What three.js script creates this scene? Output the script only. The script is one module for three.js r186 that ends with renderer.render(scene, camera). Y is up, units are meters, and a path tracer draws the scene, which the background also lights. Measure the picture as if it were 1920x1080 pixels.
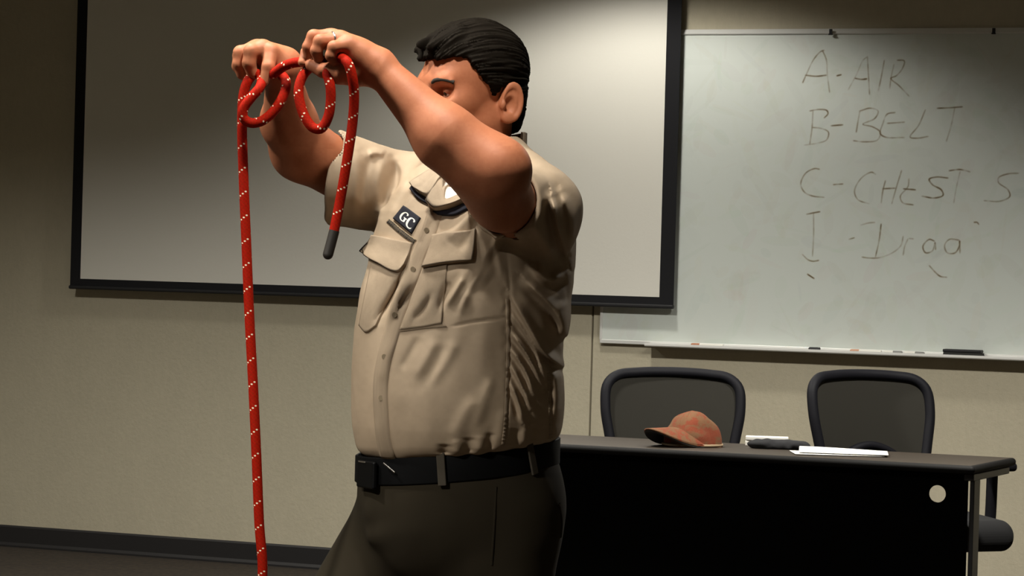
import * as THREE from 'three';
import { RoundedBoxGeometry } from 'three/addons/geometries/RoundedBoxGeometry.js';
import { mergeGeometries } from 'three/addons/utils/BufferGeometryUtils.js';

// ------------------------------------------------------------------ camera, exposure, lamps
const scene = new THREE.Scene();
scene.background = new THREE.Color(0x000000);
const TURN = 0.40633, PITCH = -0.006883, ROLL = 0.02821, FOCAL = 5600, EYE = 1.283;   // long lens from the back of the room; FOCAL in pixels of a 1920x1080 frame
const camera = new THREE.PerspectiveCamera(2 * Math.atan(540 / FOCAL) * 180 / Math.PI, 16 / 9, 0.1, 60);
camera.rotation.order = 'YXZ';
camera.rotation.set(PITCH, TURN, ROLL);
camera.position.set(4.7947, EYE, 11.1434);
const renderer = new THREE.WebGLRenderer({ antialias: true });
renderer.toneMapping = THREE.LinearToneMapping;
renderer.toneMappingExposure = 1.08;
renderer.shadowMap.enabled = true;
renderer.shadowMap.type = THREE.PCFSoftShadowMap;

const ROOM = { x0: -3.6, x1: 6.4, z1: 12.6, h: 2.74 };
// recessed downlights that are switched on: x, z, candela, half-angle of the cut-off, softness of the cut-off
const LAMPS = [
  [0.62, 0.88, 7.0, 72, 0.22, 'close to the front wall above the screen'],
  [-1.80, 2.80, 20, 73, 0.42, 'over the left end of the front rows'],
  [0.60, 2.80, 28, 73, 0.42, 'over the left end of the training table'],
  [2.75, 2.75, 34, 76, 0.42, 'beyond the right end of the training table'],
  [2.62, 6.62, 11, 70, 0.30, 'straight above the man'],
  [1.95, 6.25, 9, 70, 0.30, 'straight above the rope'],
  [1.20, 6.85, 13, 74, 0.25, 'to the left of the raised hands'],
  [1.80, 8.90, 34, 69, 0.16, 'between the man and the camera'],
];

// ------------------------------------------------------------------ helpers
let seed = 12345;
const rnd = () => { seed = (seed * 1664525 + 1013904223) >>> 0; return seed / 4294967296; };
const lerp = (a, b, t) => a + (b - a) * t, clamp = (x, a, b) => Math.min(b, Math.max(a, x));
const smooth = (a, b, x) => { const t = clamp((x - a) / (b - a), 0, 1); return t * t * (3 - 2 * t); };
function hash3(i, j, k) { let h = Math.imul(i, 374761393) ^ Math.imul(j, 668265263) ^ Math.imul(k, 2147483647 - 1274126177); h = Math.imul(h ^ (h >>> 13), 1274126177); return ((h ^ (h >>> 16)) >>> 0) / 4294967296; }
function noise3(x, y, z) {
  const i = Math.floor(x), j = Math.floor(y), k = Math.floor(z), s = (t) => t * t * (3 - 2 * t), u = s(x - i), v = s(y - j), w = s(z - k);
  const L = (a, b) => lerp(lerp(hash3(i, a, b), hash3(i + 1, a, b), u), lerp(hash3(i, a, b), hash3(i + 1, a, b), u), 0);
  return lerp(lerp(L(j, k), L(j + 1, k), v), lerp(L(j, k + 1), L(j + 1, k + 1), v), w) * 2 - 1;
}
const used = new Map();
function numbered(name) { const n = used.get(name) ?? 0; used.set(name, n + 1); return n ? name + '_' + String(n).padStart(3, '0') : name; }
function part(name, geometry, material, parent, label) {
  const m = new THREE.Mesh(geometry, material);
  m.name = name; m.castShadow = m.receiveShadow = true;
  if (label) m.userData.label = label;
  parent.add(m);
  return m;
}
function thing(name, label, category, position = [0, 0, 0], turn = 0, group) {
  const o = new THREE.Group();
  o.name = numbered(name); o.position.set(...position); o.rotation.y = turn;
  o.userData = { label, category };
  if (group) o.userData.group = group;
  scene.add(o);
  return o;
}
function structure(name, geometry, material, label, category) {
  const m = part(name, geometry, material, scene);
  m.userData = { kind: 'structure', label, category };
  return m;
}
const box = (w, h, d, x = 0, y = 0, z = 0) => new THREE.BoxGeometry(w, h, d).translate(x, y, z);
const rbox = (w, h, d, r, x = 0, y = 0, z = 0, s = 3) => new RoundedBoxGeometry(w, h, d, s, r).translate(x, y, z);
const rod = (a, b, r, r2 = r, n = 16) => {
  const A = new THREE.Vector3(...a), B = new THREE.Vector3(...b), d = B.clone().sub(A);
  const g = new THREE.CylinderGeometry(r2, r, d.length(), n).translate(0, d.length() / 2, 0);
  g.applyQuaternion(new THREE.Quaternion().setFromUnitVectors(new THREE.Vector3(0, 1, 0), d.normalize()));
  return g.translate(...a);
};
const tube = (pts, r, n = 60, m = 12, closed = false) => new THREE.TubeGeometry(new THREE.CatmullRomCurve3(pts.map((p) => new THREE.Vector3(...p)), closed, 'centripetal'), n, r, m, closed);
const merge = (list) => mergeGeometries(list.map((g) => g.index ? g.toNonIndexed() : g));

function canvasTexture(w, h, draw, srgb = true) {
  const c = document.createElement('canvas'); c.width = w; c.height = h;
  draw(c.getContext('2d'), w, h);
  const t = new THREE.CanvasTexture(c);
  if (srgb) t.colorSpace = THREE.SRGBColorSpace;
  t.wrapS = t.wrapT = THREE.RepeatWrapping;
  return t;
}
function noiseTexture(n, fn, srgb = false) {               // fn(u, v) -> [r, g, b] in 0..1
  const d = new Uint8Array(n * n * 4);
  for (let j = 0; j < n; j++) for (let i = 0; i < n; i++) {
    const c = fn(i, j);
    for (let k = 0; k < 3; k++) d[(j * n + i) * 4 + k] = clamp(Math.round(c[k] * 255), 0, 255);
    d[(j * n + i) * 4 + 3] = 255;
  }
  const t = new THREE.DataTexture(d, n, n);
  t.magFilter = THREE.LinearFilter; t.minFilter = THREE.LinearMipmapLinearFilter; t.generateMipmaps = true;
  t.wrapS = t.wrapT = THREE.RepeatWrapping;
  if (srgb) t.colorSpace = THREE.SRGBColorSpace;
  t.needsUpdate = true;
  return t;
}
const tiled = (t, x, y = x) => { const c = t.clone(); c.repeat.set(x, y); c.needsUpdate = true; return c; };
const mat = (r, g, b, o = {}) => { const m = new THREE.MeshStandardMaterial({ roughness: 0.8, ...o }); m.color.setRGB(r, g, b); return m; };
function planarUV(g, ax = 0, ay = 1, s = 1) {              // uv in metres from two of the coordinates
  const p = g.attributes.position, uv = new Float32Array(p.count * 2), c = [(i) => p.getX(i), (i) => p.getY(i), (i) => p.getZ(i)];
  for (let i = 0; i < p.count; i++) { uv[i * 2] = c[ax](i) * s; uv[i * 2 + 1] = c[ay](i) * s; }
  g.setAttribute('uv', new THREE.BufferAttribute(uv, 2));
  return g;
}

// ------------------------------------------------------------------ signed distances and a sparse surface-nets mesher
const V = (a, b) => [a[0] - b[0], a[1] - b[1], a[2] - b[2]];
const norm = (a) => { const l = Math.hypot(...a) || 1; return [a[0] / l, a[1] / l, a[2] / l]; };
function cone(a, b, ra, rb) {                              // tapered capsule
  const dx = b[0] - a[0], dy = b[1] - a[1], dz = b[2] - a[2], q = 1 / (dx * dx + dy * dy + dz * dz + 1e-12);
  return (x, y, z) => {
    const px = x - a[0], py = y - a[1], pz = z - a[2];
    let t = (px * dx + py * dy + pz * dz) * q; t = t < 0 ? 0 : t > 1 ? 1 : t;
    const ex = px - dx * t, ey = py - dy * t, ez = pz - dz * t;
    return Math.sqrt(ex * ex + ey * ey + ez * ez) - ra - (rb - ra) * t;
  };
}
function ellipsoid(c, r) {
  return (x, y, z) => {
    const a = (x - c[0]) / r[0], b = (y - c[1]) / r[1], d = (z - c[2]) / r[2], k = Math.sqrt(a * a + b * b + d * d);
    const e = a / r[0], f = b / r[1], g = d / r[2], k1 = Math.sqrt(e * e + f * f + g * g);
    return k1 < 1e-9 ? -Math.min(...r) : k * (k - 1) / k1;
  };
}
const smin = (a, b, k) => { const h = Math.max(k - Math.abs(a - b), 0) / k; return Math.min(a, b) - h * h * k * 0.25; };
const smax = (a, b, k) => -smin(-a, -b, k);
function meshField(f, lo, hi, h, opt = {}) {
  const B = 8, nx = Math.ceil((hi[0] - lo[0]) / h / B) * B, ny = Math.ceil((hi[1] - lo[1]) / h / B) * B, nz = Math.ceil((hi[2] - lo[2]) / h / B) * B;
  const sx = nx + 1, sy = ny + 1, field = new Float32Array(sx * sy * (nz + 1)).fill(1e3), at = (i, j, k) => (k * sy + j) * sx + i;
  const slack = opt.slack ?? 1.5, blocks = [];
  for (let c = 0; c < nz; c += B) for (let b = 0; b < ny; b += B) for (let a = 0; a < nx; a += B) {
    const d = f(lo[0] + (a + B / 2) * h, lo[1] + (b + B / 2) * h, lo[2] + (c + B / 2) * h);
    if (Math.abs(d) < B * h * 0.9 * slack) blocks.push([a, b, c]);
  }
  for (const [a, b, c] of blocks) for (let k = c; k <= c + B; k++) for (let j = b; j <= b + B; j++) for (let i = a; i <= a + B; i++) {
    const q = at(i, j, k);
    if (field[q] === 1e3) field[q] = f(lo[0] + i * h, lo[1] + j * h, lo[2] + k * h);
  }
  const vert = new Map(), pos = [], idx = [], E8 = [];
  for (let k = 0; k < 2; k++) for (let j = 0; j < 2; j++) for (let i = 0; i < 2; i++) E8.push([i, j, k]);
  const EDGES = []; for (let a = 0; a < 8; a++) for (let b = a + 1; b < 8; b++) if ([1, 2, 4].includes(a ^ b)) EDGES.push([a, b]);
  const vals = new Float64Array(8);
  for (const [a, b, c] of blocks) for (let k = c; k < c + B; k++) for (let j = b; j < b + B; j++) for (let i = a; i < a + B; i++) {
    let neg = 0;
    for (let e = 0; e < 8; e++) { vals[e] = field[at(i + (e & 1), j + ((e >> 1) & 1), k + (e >> 2))]; if (vals[e] < 0) neg++; }
    if (neg === 0 || neg === 8) continue;
    let x = 0, y = 0, z = 0, n = 0;
    for (const [p, q] of EDGES) if ((vals[p] < 0) !== (vals[q] < 0)) {
      const t = vals[p] / (vals[p] - vals[q]);
      x += lerp(p & 1, q & 1, t); y += lerp((p >> 1) & 1, (q >> 1) & 1, t); z += lerp(p >> 2, q >> 2, t); n++;
    }
    vert.set(at(i, j, k), pos.length / 3);
    pos.push(lo[0] + (i + x / n) * h, lo[1] + (j + y / n) * h, lo[2] + (k + z / n) * h);
  }
  const quad = (p, q, r, s, flip) => {
    const a = vert.get(p), b = vert.get(q), c = vert.get(r), d = vert.get(s);
    if (a === undefined || b === undefined || c === undefined || d === undefined) return;
    if (flip) idx.push(a, c, b, a, d, c); else idx.push(a, b, c, a, c, d);
  };
  for (const key of vert.keys()) {
    const i = key % sx, j = Math.floor(key / sx) % sy, k = Math.floor(key / sx / sy), v0 = field[key] < 0;
    if (j && k && v0 !== (field[at(i + 1, j, k)] < 0)) quad(at(i, j - 1, k - 1), at(i, j, k - 1), at(i, j, k), at(i, j - 1, k), !v0);
    if (i && k && v0 !== (field[at(i, j + 1, k)] < 0)) quad(at(i - 1, j, k - 1), at(i - 1, j, k), at(i, j, k), at(i, j, k - 1), !v0);
    if (i && j && v0 !== (field[at(i, j, k + 1)] < 0)) quad(at(i - 1, j - 1, k), at(i, j - 1, k), at(i, j, k), at(i - 1, j, k), !v0);
  }
  const P = new Float32Array(pos), N = new Float32Array(pos.length), e = h * 0.5;
  for (let v = 0; v < P.length; v += 3) for (let it = 0; it < 3; it++) {
    const x = P[v], y = P[v + 1], z = P[v + 2], d = f(x, y, z);
    let gx = f(x + e, y, z) - f(x - e, y, z), gy = f(x, y + e, z) - f(x, y - e, z), gz = f(x, y, z + e) - f(x, y, z - e);
    const l = Math.hypot(gx, gy, gz) || 1;
    gx /= l; gy /= l; gz /= l;
    if (it < 2) { const st = clamp(d / Math.max(l / (2 * e), 0.3), -h * 0.6, h * 0.6); P[v] -= gx * st; P[v + 1] -= gy * st; P[v + 2] -= gz * st; }
    N[v] = gx; N[v + 1] = gy; N[v + 2] = gz;
  }
  const g = new THREE.BufferGeometry();
  g.setAttribute('position', new THREE.BufferAttribute(P, 3));
  g.setAttribute('normal', new THREE.BufferAttribute(N, 3));
  g.setIndex(idx);
  return planarUV(g);
}

// ------------------------------------------------------------------ materials
const wallBump = noiseTexture(512, (i, j) => { const v = 0.5 + 0.22 * (hash3(i, j >> 2, 1) - 0.5) + 0.22 * (hash3(i >> 2, j, 2) - 0.5) + 0.2 * noise3(i / 9, j / 9, 3); return [v, v, v]; });
const wallTone = noiseTexture(512, (i, j) => { const v = 0.95 + 0.018 * noise3(i / 40, j / 60, 5) + 0.02 * noise3(i / 7, j / 14, 6) + 0.04 * (hash3(i, j >> 3, 8) - 0.5); return [v, v * 0.995, v * 0.985]; }, false);
const clothWeave = noiseTexture(256, (i, j) => { const v = 0.5 + 0.25 * Math.sin(i * Math.PI / 2) * ((j >> 1) % 2 ? 1 : -1) + 0.25 * (hash3(i, j, 4) - 0.5); return [v, v, v]; });
const carpetTex = noiseTexture(256, (i, j) => { const v = 0.55 + 0.5 * (hash3(i, j, 14) - 0.5) + 0.25 * noise3(i / 12, j / 12, 2); return [v, v * 0.93, v * 0.85]; });
const M = {
  wall: mat(0.50, 0.455, 0.345, { map: tiled(wallTone, 0.9), bumpMap: tiled(wallBump, 1.7), bumpScale: 0.0012, roughness: 0.75 }),
  plain: mat(0.50, 0.46, 0.36, { roughness: 0.9 }),
  seam: mat(0.16, 0.14, 0.10, { roughness: 0.9 }),
  ceiling: mat(0.62, 0.60, 0.55, { roughness: 0.95 }),
  carpet: mat(0.05, 0.037, 0.024, { map: tiled(carpetTex, 3), roughness: 1, bumpMap: tiled(carpetTex, 3), bumpScale: 0.004 }),
  baseboard: mat(0.012, 0.011, 0.012, { roughness: 0.55 }),
  black: mat(0.008, 0.008, 0.010, { roughness: 0.6 }),
  blackCloth: mat(0.006, 0.006, 0.008, { roughness: 0.95 }),
  screen: mat(0.775, 0.755, 0.69, { roughness: 0.9, bumpMap: tiled(wallBump, 2), bumpScale: 0.0003 }),
  alu: mat(0.78, 0.78, 0.76, { roughness: 0.35, metalness: 0.25 }),
  aluMatt: mat(0.66, 0.66, 0.64, { roughness: 0.5, metalness: 0.3 }),
  darkMetal: mat(0.03, 0.03, 0.032, { roughness: 0.4, metalness: 0.6 }),
  silver: mat(0.75, 0.73, 0.70, { roughness: 0.25, metalness: 1 }),
};

// ------------------------------------------------------------------ room shell
{
  const w = ROOM.x1 - ROOM.x0, cx = (ROOM.x0 + ROOM.x1) / 2, d = ROOM.z1, T = 0.15;
  structure('floor', planarUV(box(w + 2 * T, 0.12, d + 2 * T, cx, -0.06, d / 2), 0, 2), M.carpet, 'dark brown carpet floor', 'floor');
  structure('ceiling', box(w + 2 * T, 0.12, d + 2 * T, cx, ROOM.h + 0.06, d / 2), M.ceiling, 'off white ceiling above the classroom', 'ceiling');
  const front = structure('wall_front', box(w + 2 * T, ROOM.h + 0.2, T, cx, (ROOM.h + 0.2) / 2, -T / 2 - 0.008), M.seam, 'tan front wall in vinyl wall covering behind the screen', 'wall');
  const seamX = 0.3565;
  for (const [a, b] of [[ROOM.x0 - 0.1, seamX - 0.0035], [seamX + 0.0035, ROOM.x1 + 0.1]])
    part('wall_panel', planarUV(rbox(b - a, ROOM.h + 0.18, 0.012, 0.003, (a + b) / 2, (ROOM.h + 0.18) / 2, -0.006)), M.wall, front);
  structure('wall_left', box(T, ROOM.h + 0.2, d, ROOM.x0 - T / 2, (ROOM.h + 0.2) / 2, d / 2), M.plain, 'tan side wall left of the screen', 'wall');
  structure('wall_right', box(T, ROOM.h + 0.2, d, ROOM.x1 + T / 2, (ROOM.h + 0.2) / 2, d / 2), M.plain, 'tan side wall right of the whiteboard', 'wall');
  structure('wall_back', box(w + 2 * T, ROOM.h + 0.2, T, cx, (ROOM.h + 0.2) / 2, d + T / 2), M.plain, 'tan wall behind the camera', 'wall');
  const profile = new THREE.Shape([[0, 0], [0.013, 0], [0.013, 0.008], [0.008, 0.02], [0.0075, 0.086], [0.004, 0.093], [0, 0.094]].map((p) => new THREE.Vector2(...p)));
  const bb = new THREE.ExtrudeGeometry(profile, { depth: w, bevelEnabled: false }).rotateY(-Math.PI / 2);
  bb.computeBoundingBox();
  bb.translate(ROOM.x0 - bb.boundingBox.min.x, 0, -bb.boundingBox.min.z + 0.0005);
  structure('baseboard_front', bb, M.baseboard, 'black rubber cove baseboard along the front wall', 'baseboard');
}

// ------------------------------------------------------------------ recessed ceiling lamps (the ones in use)
for (const [x, z, cd, angle, soft, where] of LAMPS) {
  const t = thing('ceiling_downlight', 'round ceiling downlight ' + where, 'ceiling light', [x, ROOM.h, z]);
  part('trim_ring', new THREE.TorusGeometry(0.122, 0.009, 10, 40).rotateX(Math.PI / 2).translate(0, -0.004, 0), M.aluMatt, t);
  part('glowing_lens', new THREE.CylinderGeometry(0.115, 0.115, 0.008, 32).translate(0, -0.004, 0), mat(0.8, 0.8, 0.78, { emissive: new THREE.Color(1, 0.93, 0.8), emissiveIntensity: 2 }), t);
  const s = new THREE.SpotLight(new THREE.Color(1, 0.96, 0.865), cd, 0, THREE.MathUtils.degToRad(angle), soft, 2);
  s.name = 'downlight_beam'; s.position.set(x, ROOM.h - 0.02, z); s.target.position.set(x, 0, z);
  s.castShadow = true; s.shadow.radius = 5; s.shadow.mapSize.set(2048, 2048);
  scene.add(s, s.target);
}

// ------------------------------------------------------------------ projection screen
{
  const t = thing('projection_screen', 'large pull-down projection screen with black border on the tan wall', 'screen', [0, 0, 0.056]);
  const xl = -2.052, xr = 0.719, y0 = 1.141, il = -2.001, ir = 0.659, iy = 1.182, top = 2.60;
  const sheet = (a, b, c, d, z, n = 24) => {            // faintly bowed cloth, 2 mm thick
    const g = new THREE.BoxGeometry(b - a, d - c, 0.002, n, n, 1).translate((a + b) / 2, (c + d) / 2, z), p = g.attributes.position;
    for (let i = 0; i < p.count; i++) p.setZ(i, p.getZ(i) + 0.004 * Math.sin((p.getX(i) + 2) * 2.1) * smooth(1.1, 2.6, 2.6 - (p.getY(i) - 1.1)));
    g.computeVertexNormals();
    return g;
  };
  part('projection_surface', planarUV(sheet(il, ir, iy, top, 0)), M.screen, t);
  part('border', sheet(xl, il, y0, top, 0), M.blackCloth, t);
  part('border', sheet(ir, xr, y0, top, 0), M.blackCloth, t);
  part('border', sheet(il, ir, y0, iy, 0), M.blackCloth, t);
  part('bottom_bar', rbox(xr - xl + 0.004, 0.016, 0.024, 0.006, (xl + xr) / 2, y0 + 0.004, 0), M.black, t);
  part('housing', rbox(xr - xl + 0.16, 0.11, 0.11, 0.015, (xl + xr) / 2, 2.655, 0), M.aluMatt, t);
}

// ------------------------------------------------------------------ whiteboard with its handwriting
{
  const L = 0.405, R = 2.845, B = 1.004, T = 2.222;
  const strokes = [
    [[1.215, 2.034], [1.23, 2.069], [1.256, 2.123], [1.283, 2.154], [1.298, 2.16]], [[1.292, 2.158], [1.308, 2.123], [1.314, 2.065], [1.325, 1.997]], [[1.225, 2.063], [1.269, 2.059], [1.31, 2.063]],
    [[1.353, 2.061], [1.37, 2.065]],
    [[1.4, 2.007], [1.43, 2.063], [1.456, 2.121], [1.471, 2.133]], [[1.473, 2.135], [1.479, 2.065], [1.486, 1.989]], [[1.426, 2.051], [1.452, 2.047], [1.473, 2.049]],
    [[1.541, 2.121], [1.532, 2.065], [1.521, 2.004]],
    [[1.592, 2.121], [1.62, 2.118], [1.614, 2.09], [1.59, 2.061], [1.569, 2.051], [1.601, 2.024], [1.643, 1.983]], [[1.58, 2.106], [1.569, 2.051], [1.566, 2.012]],
    [[1.26, 1.926], [1.258, 1.858], [1.251, 1.795]], [[1.247, 1.924], [1.284, 1.93], [1.316, 1.926], [1.321, 1.914], [1.306, 1.897]], [[1.26, 1.86], [1.297, 1.856], [1.325, 1.842], [1.319, 1.813], [1.287, 1.8], [1.229, 1.791]],
    [[1.335, 1.867], [1.382, 1.871]],
    [[1.449, 1.925], [1.442, 1.88], [1.437, 1.843]], [[1.449, 1.925], [1.491, 1.936], [1.522, 1.925], [1.51, 1.897], [1.463, 1.874], [1.502, 1.864], [1.533, 1.843], [1.523, 1.814], [1.47, 1.806], [1.427, 1.81]],
    [[1.59, 1.92], [1.558, 1.913], [1.542, 1.876], [1.533, 1.839], [1.554, 1.825], [1.628, 1.824]], [[1.561, 1.878], [1.627, 1.883]],
    [[1.709, 1.931], [1.684, 1.871], [1.652, 1.826], [1.681, 1.822], [1.723, 1.829]],
    [[1.755, 1.937], [1.803, 1.939], [1.853, 1.943]], [[1.824, 1.939], [1.812, 1.872], [1.795, 1.811]],
    [[1.293, 1.698], [1.273, 1.7], [1.237, 1.681], [1.219, 1.639], [1.235, 1.608], [1.266, 1.594], [1.315, 1.589]], [[1.351, 1.639], [1.389, 1.642]],
    [[1.52, 1.681], [1.503, 1.689], [1.463, 1.666], [1.437, 1.616], [1.451, 1.583], [1.498, 1.567]],
    [[1.559, 1.657], [1.55, 1.618], [1.545, 1.572]], [[1.622, 1.697], [1.603, 1.631], [1.587, 1.569]], [[1.55, 1.626], [1.598, 1.629]],
    [[1.652, 1.666], [1.649, 1.636], [1.62, 1.598], [1.63, 1.574], [1.672, 1.566]], [[1.632, 1.627], [1.679, 1.624]],
    [[1.805, 1.671], [1.759, 1.674], [1.732, 1.665], [1.745, 1.645], [1.781, 1.625], [1.788, 1.605], [1.755, 1.594], [1.705, 1.6]],
    [[1.81, 1.699], [1.852, 1.704], [1.89, 1.696]], [[1.852, 1.696], [1.839, 1.634], [1.831, 1.577]],
    [[2.079, 1.693], [2.038, 1.69], [2.002, 1.675], [2.002, 1.657], [2.04, 1.629], [2.047, 1.605], [2.01, 1.586], [1.949, 1.587]],
    [[1.246, 1.522], [1.274, 1.528], [1.3, 1.533]], [[1.274, 1.528], [1.277, 1.443], [1.275, 1.36]], [[1.233, 1.366], [1.258, 1.345], [1.278, 1.34], [1.301, 1.344]],
    [[1.419, 1.428], [1.442, 1.435]],
    [[1.465, 1.484], [1.496, 1.493], [1.522, 1.496]], [[1.547, 1.49], [1.541, 1.428], [1.528, 1.362]], [[1.475, 1.361], [1.505, 1.358], [1.547, 1.361], [1.599, 1.383], [1.628, 1.41], [1.636, 1.445]],
    [[1.655, 1.435], [1.643, 1.406], [1.638, 1.373]], [[1.659, 1.437], [1.676, 1.436]],
    [[1.76, 1.429], [1.739, 1.435], [1.715, 1.408], [1.726, 1.384], [1.753, 1.392], [1.762, 1.423], [1.765, 1.397]],
    [[1.856, 1.435], [1.818, 1.437], [1.8, 1.414], [1.811, 1.386], [1.841, 1.386], [1.857, 1.411], [1.858, 1.431], [1.861, 1.385]], [[1.742, 1.335], [1.77, 1.307], [1.787, 1.295], [1.812, 1.292]],
    [[1.912, 1.504], [1.924, 1.504], [1.931, 1.496]], [[1.257, 1.289], [1.284, 1.273]],
  ];
  // strokes that were drawn with more ink
  const dark = new Set([2, 3, 6, 13, 17, 19, 22, 26, 28, 29, 30, 38, 46]);
  const faint = new Set([4, 9, 20, 31, 36, 40, 41, 45, 47]);
  const map = canvasTexture(2048, 1024, (g, W, H) => {
    g.fillStyle = 'rgb(222,224,216)'; g.fillRect(0, 0, W, H);
    for (let i = 0; i < 900; i++) {                        // wiped marker haze
      g.fillStyle = `rgba(${150 + rnd() * 60 | 0},${155 + rnd() * 50 | 0},150,${0.02 + rnd() * 0.03})`;
      g.beginPath(); g.ellipse(rnd() * W, rnd() * H, 10 + rnd() * 70, 4 + rnd() * 18, rnd() * 3, 0, 7); g.fill();
    }
    const X = (x) => (x - L) / (R - L) * W, Y = (y) => (T - y) / (T - B) * H;
    g.lineCap = g.lineJoin = 'round';
    strokes.forEach((s, n) => {
      const alpha = dark.has(n) ? 0.52 : faint.has(n) ? 0.16 : 0.27;
      for (const [width, a, col] of [[7.5, alpha * 0.3, '150,118,80'], [4.2, alpha, '92,82,60']]) {
        for (let i = 0; i + 1 < s.length; i++) {           // the dry pen skips: opacity varies along the stroke
          const c = new THREE.CatmullRomCurve3(s.map((p) => new THREE.Vector3(p[0], p[1], 0)), false, 'centripetal');
          const m = 14;
          for (let k = 0; k < m; k++) {
            const p = c.getPoint((i + k / m) / (s.length - 1)), q = c.getPoint((i + (k + 1) / m) / (s.length - 1));
            g.strokeStyle = `rgba(${col},${a * (0.55 + 0.45 * noise3(p.x * 60, p.y * 60, n))})`;
            g.lineWidth = width * (0.8 + 0.3 * rnd());
            g.beginPath(); g.moveTo(X(p.x), Y(p.y)); g.lineTo(X(q.x), Y(q.y)); g.stroke();
          }
        }
      }
    });
  });
  const t = thing('whiteboard', 'wide whiteboard with faded handwriting and aluminium rails right of the screen', 'whiteboard', [0, 0, 0]);
  const face = new THREE.BoxGeometry(R - L, T - B, 0.012).translate((L + R) / 2, (T + B) / 2, 0.012);
  { const p = face.attributes.position, uv = face.attributes.uv; for (let i = 0; i < p.count; i++) uv.setXY(i, (p.getX(i) - L) / (R - L), (p.getY(i) - B) / (T - B)); }
  part('writing_surface', face, new THREE.MeshPhysicalMaterial({ map, color: new THREE.Color().setRGB(0.90, 0.94, 0.97), roughness: 0.42, specularIntensity: 0.6 }), t);
  const railShape = new THREE.Shape([[0.006, 0], [0.022, 0], [0.025, 0.004], [0.013, 0.022], [0.006, 0.022]].map((p) => new THREE.Vector2(...p)));
  const rail = new THREE.ExtrudeGeometry(railShape, { depth: R - L + 0.01, bevelEnabled: false }).rotateY(-Math.PI / 2);
  part('top_rail', rail.translate(R + 0.005, T, 0), M.alu, t);
  part('side_rail', rbox(0.012, T - B, 0.018, 0.003, L - 0.004, (T + B) / 2, 0.012), M.alu, t);
  part('side_rail', rbox(0.012, T - B, 0.018, 0.003, R + 0.004, (T + B) / 2, 0.012), M.alu, t);
  part('bottom_rail', rbox(R - L + 0.016, 0.016, 0.018, 0.003, (L + R) / 2, B - 0.006, 0.012), M.alu, t);
  for (const x of [1.328, 1.971]) {
    const h = part('map_hook', merge([rbox(0.012, 0.02, 0.008, 0.002, x, T + 0.009, 0.034), rbox(0.016, 0.005, 0.012, 0.002, x, T - 0.002, 0.036)]), M.darkMetal, t, 'small dark metal hook on the top rail');
    h.userData.label = 'small dark metal hook on the top rail';
  }
  const tray = new THREE.Shape([[0, 0], [0.058, 0], [0.062, 0.004], [0.062, 0.013], [0.059, 0.013], [0.056, 0.005], [0.004, 0.004], [0.004, 0.016], [0, 0.016]].map((p) => new THREE.Vector2(...p)));
  const g = new THREE.ExtrudeGeometry(tray, { depth: R - 0.1 - 0.611, bevelEnabled: false }).rotateY(-Math.PI / 2);
  g.computeBoundingBox();
  g.translate(0.611 - g.boundingBox.min.x, 0.986, 0.018 - g.boundingBox.min.z);
  part('marker_tray', g, mat(0.80, 0.80, 0.78, { roughness: 0.4 }), t);
}
// things lying in the tray
const TRAY = [0.9905, 0.05];
function marker(x0, x1, bodyColor, capColor, capLeft, label, r = 0.0075) {
  const len = x1 - x0, t = thing('dry_erase_marker', label, 'marker', [(x0 + x1) / 2, TRAY[0] + r, TRAY[1]], 0, 'markers in the whiteboard tray');
  const s = capLeft ? -1 : 1, cap = 0.036;
  const cyl = (a, b, ra, rb) => rod([a, 0, 0], [b, 0, 0], ra, rb, 20);
  part('barrel', merge([cyl(-s * len / 2, s * (len / 2 - cap), r * 0.94, r * 0.94)]), bodyColor, t);
  part('cap', merge([cyl(s * (len / 2 - cap), s * (len / 2 - 0.004), r, r * 0.96), cyl(s * (len / 2 - 0.004), s * len / 2, r * 0.96, r * 0.7)]), capColor, t);
}
const WHITEP = mat(0.78, 0.76, 0.70, { roughness: 0.4 }), ORANGEP = mat(0.42, 0.16, 0.07, { roughness: 0.45 }), GREYP = mat(0.22, 0.22, 0.21, { roughness: 0.5 });
marker(0.797, 0.930, WHITEP, ORANGEP, true, 'white marker with a brown-orange cap, leftmost in the whiteboard tray');
marker(1.281, 1.326, M.black, M.black, true, 'short black marker cap lying alone in the whiteboard tray', 0.0085);
marker(1.448, 1.572, WHITEP, mat(0.55, 0.27, 0.15, { roughness: 0.45 }), true, 'white marker with a pale orange cap in the middle of the tray');
marker(1.585, 1.655, WHITEP, GREYP, false, 'short white marker with grey cap beside the pale orange capped marker');
marker(1.664, 1.742, WHITEP, GREYP, false, 'white marker with grey cap nearest to the black eraser');
{
  const t = thing('board_eraser', 'black felt board eraser at the right end of the marker tray', 'eraser', [1.892, TRAY[0] + 0.001, TRAY[1]]);
  part('handle', rbox(0.148, 0.012, 0.045, 0.004, 0, 0.0225, 0), M.black, t);
  for (let i = 0; i < 3; i++) part('felt_strip', rbox(0.152 - i * 0.002, 0.0052, 0.046, 0.0015, 0.003, 0.0028 + i * 0.0054, 0), mat(0.06 - i * 0.012, 0.06 - i * 0.012, 0.058 - i * 0.012, { roughness: 1 }), t);
}

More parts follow.
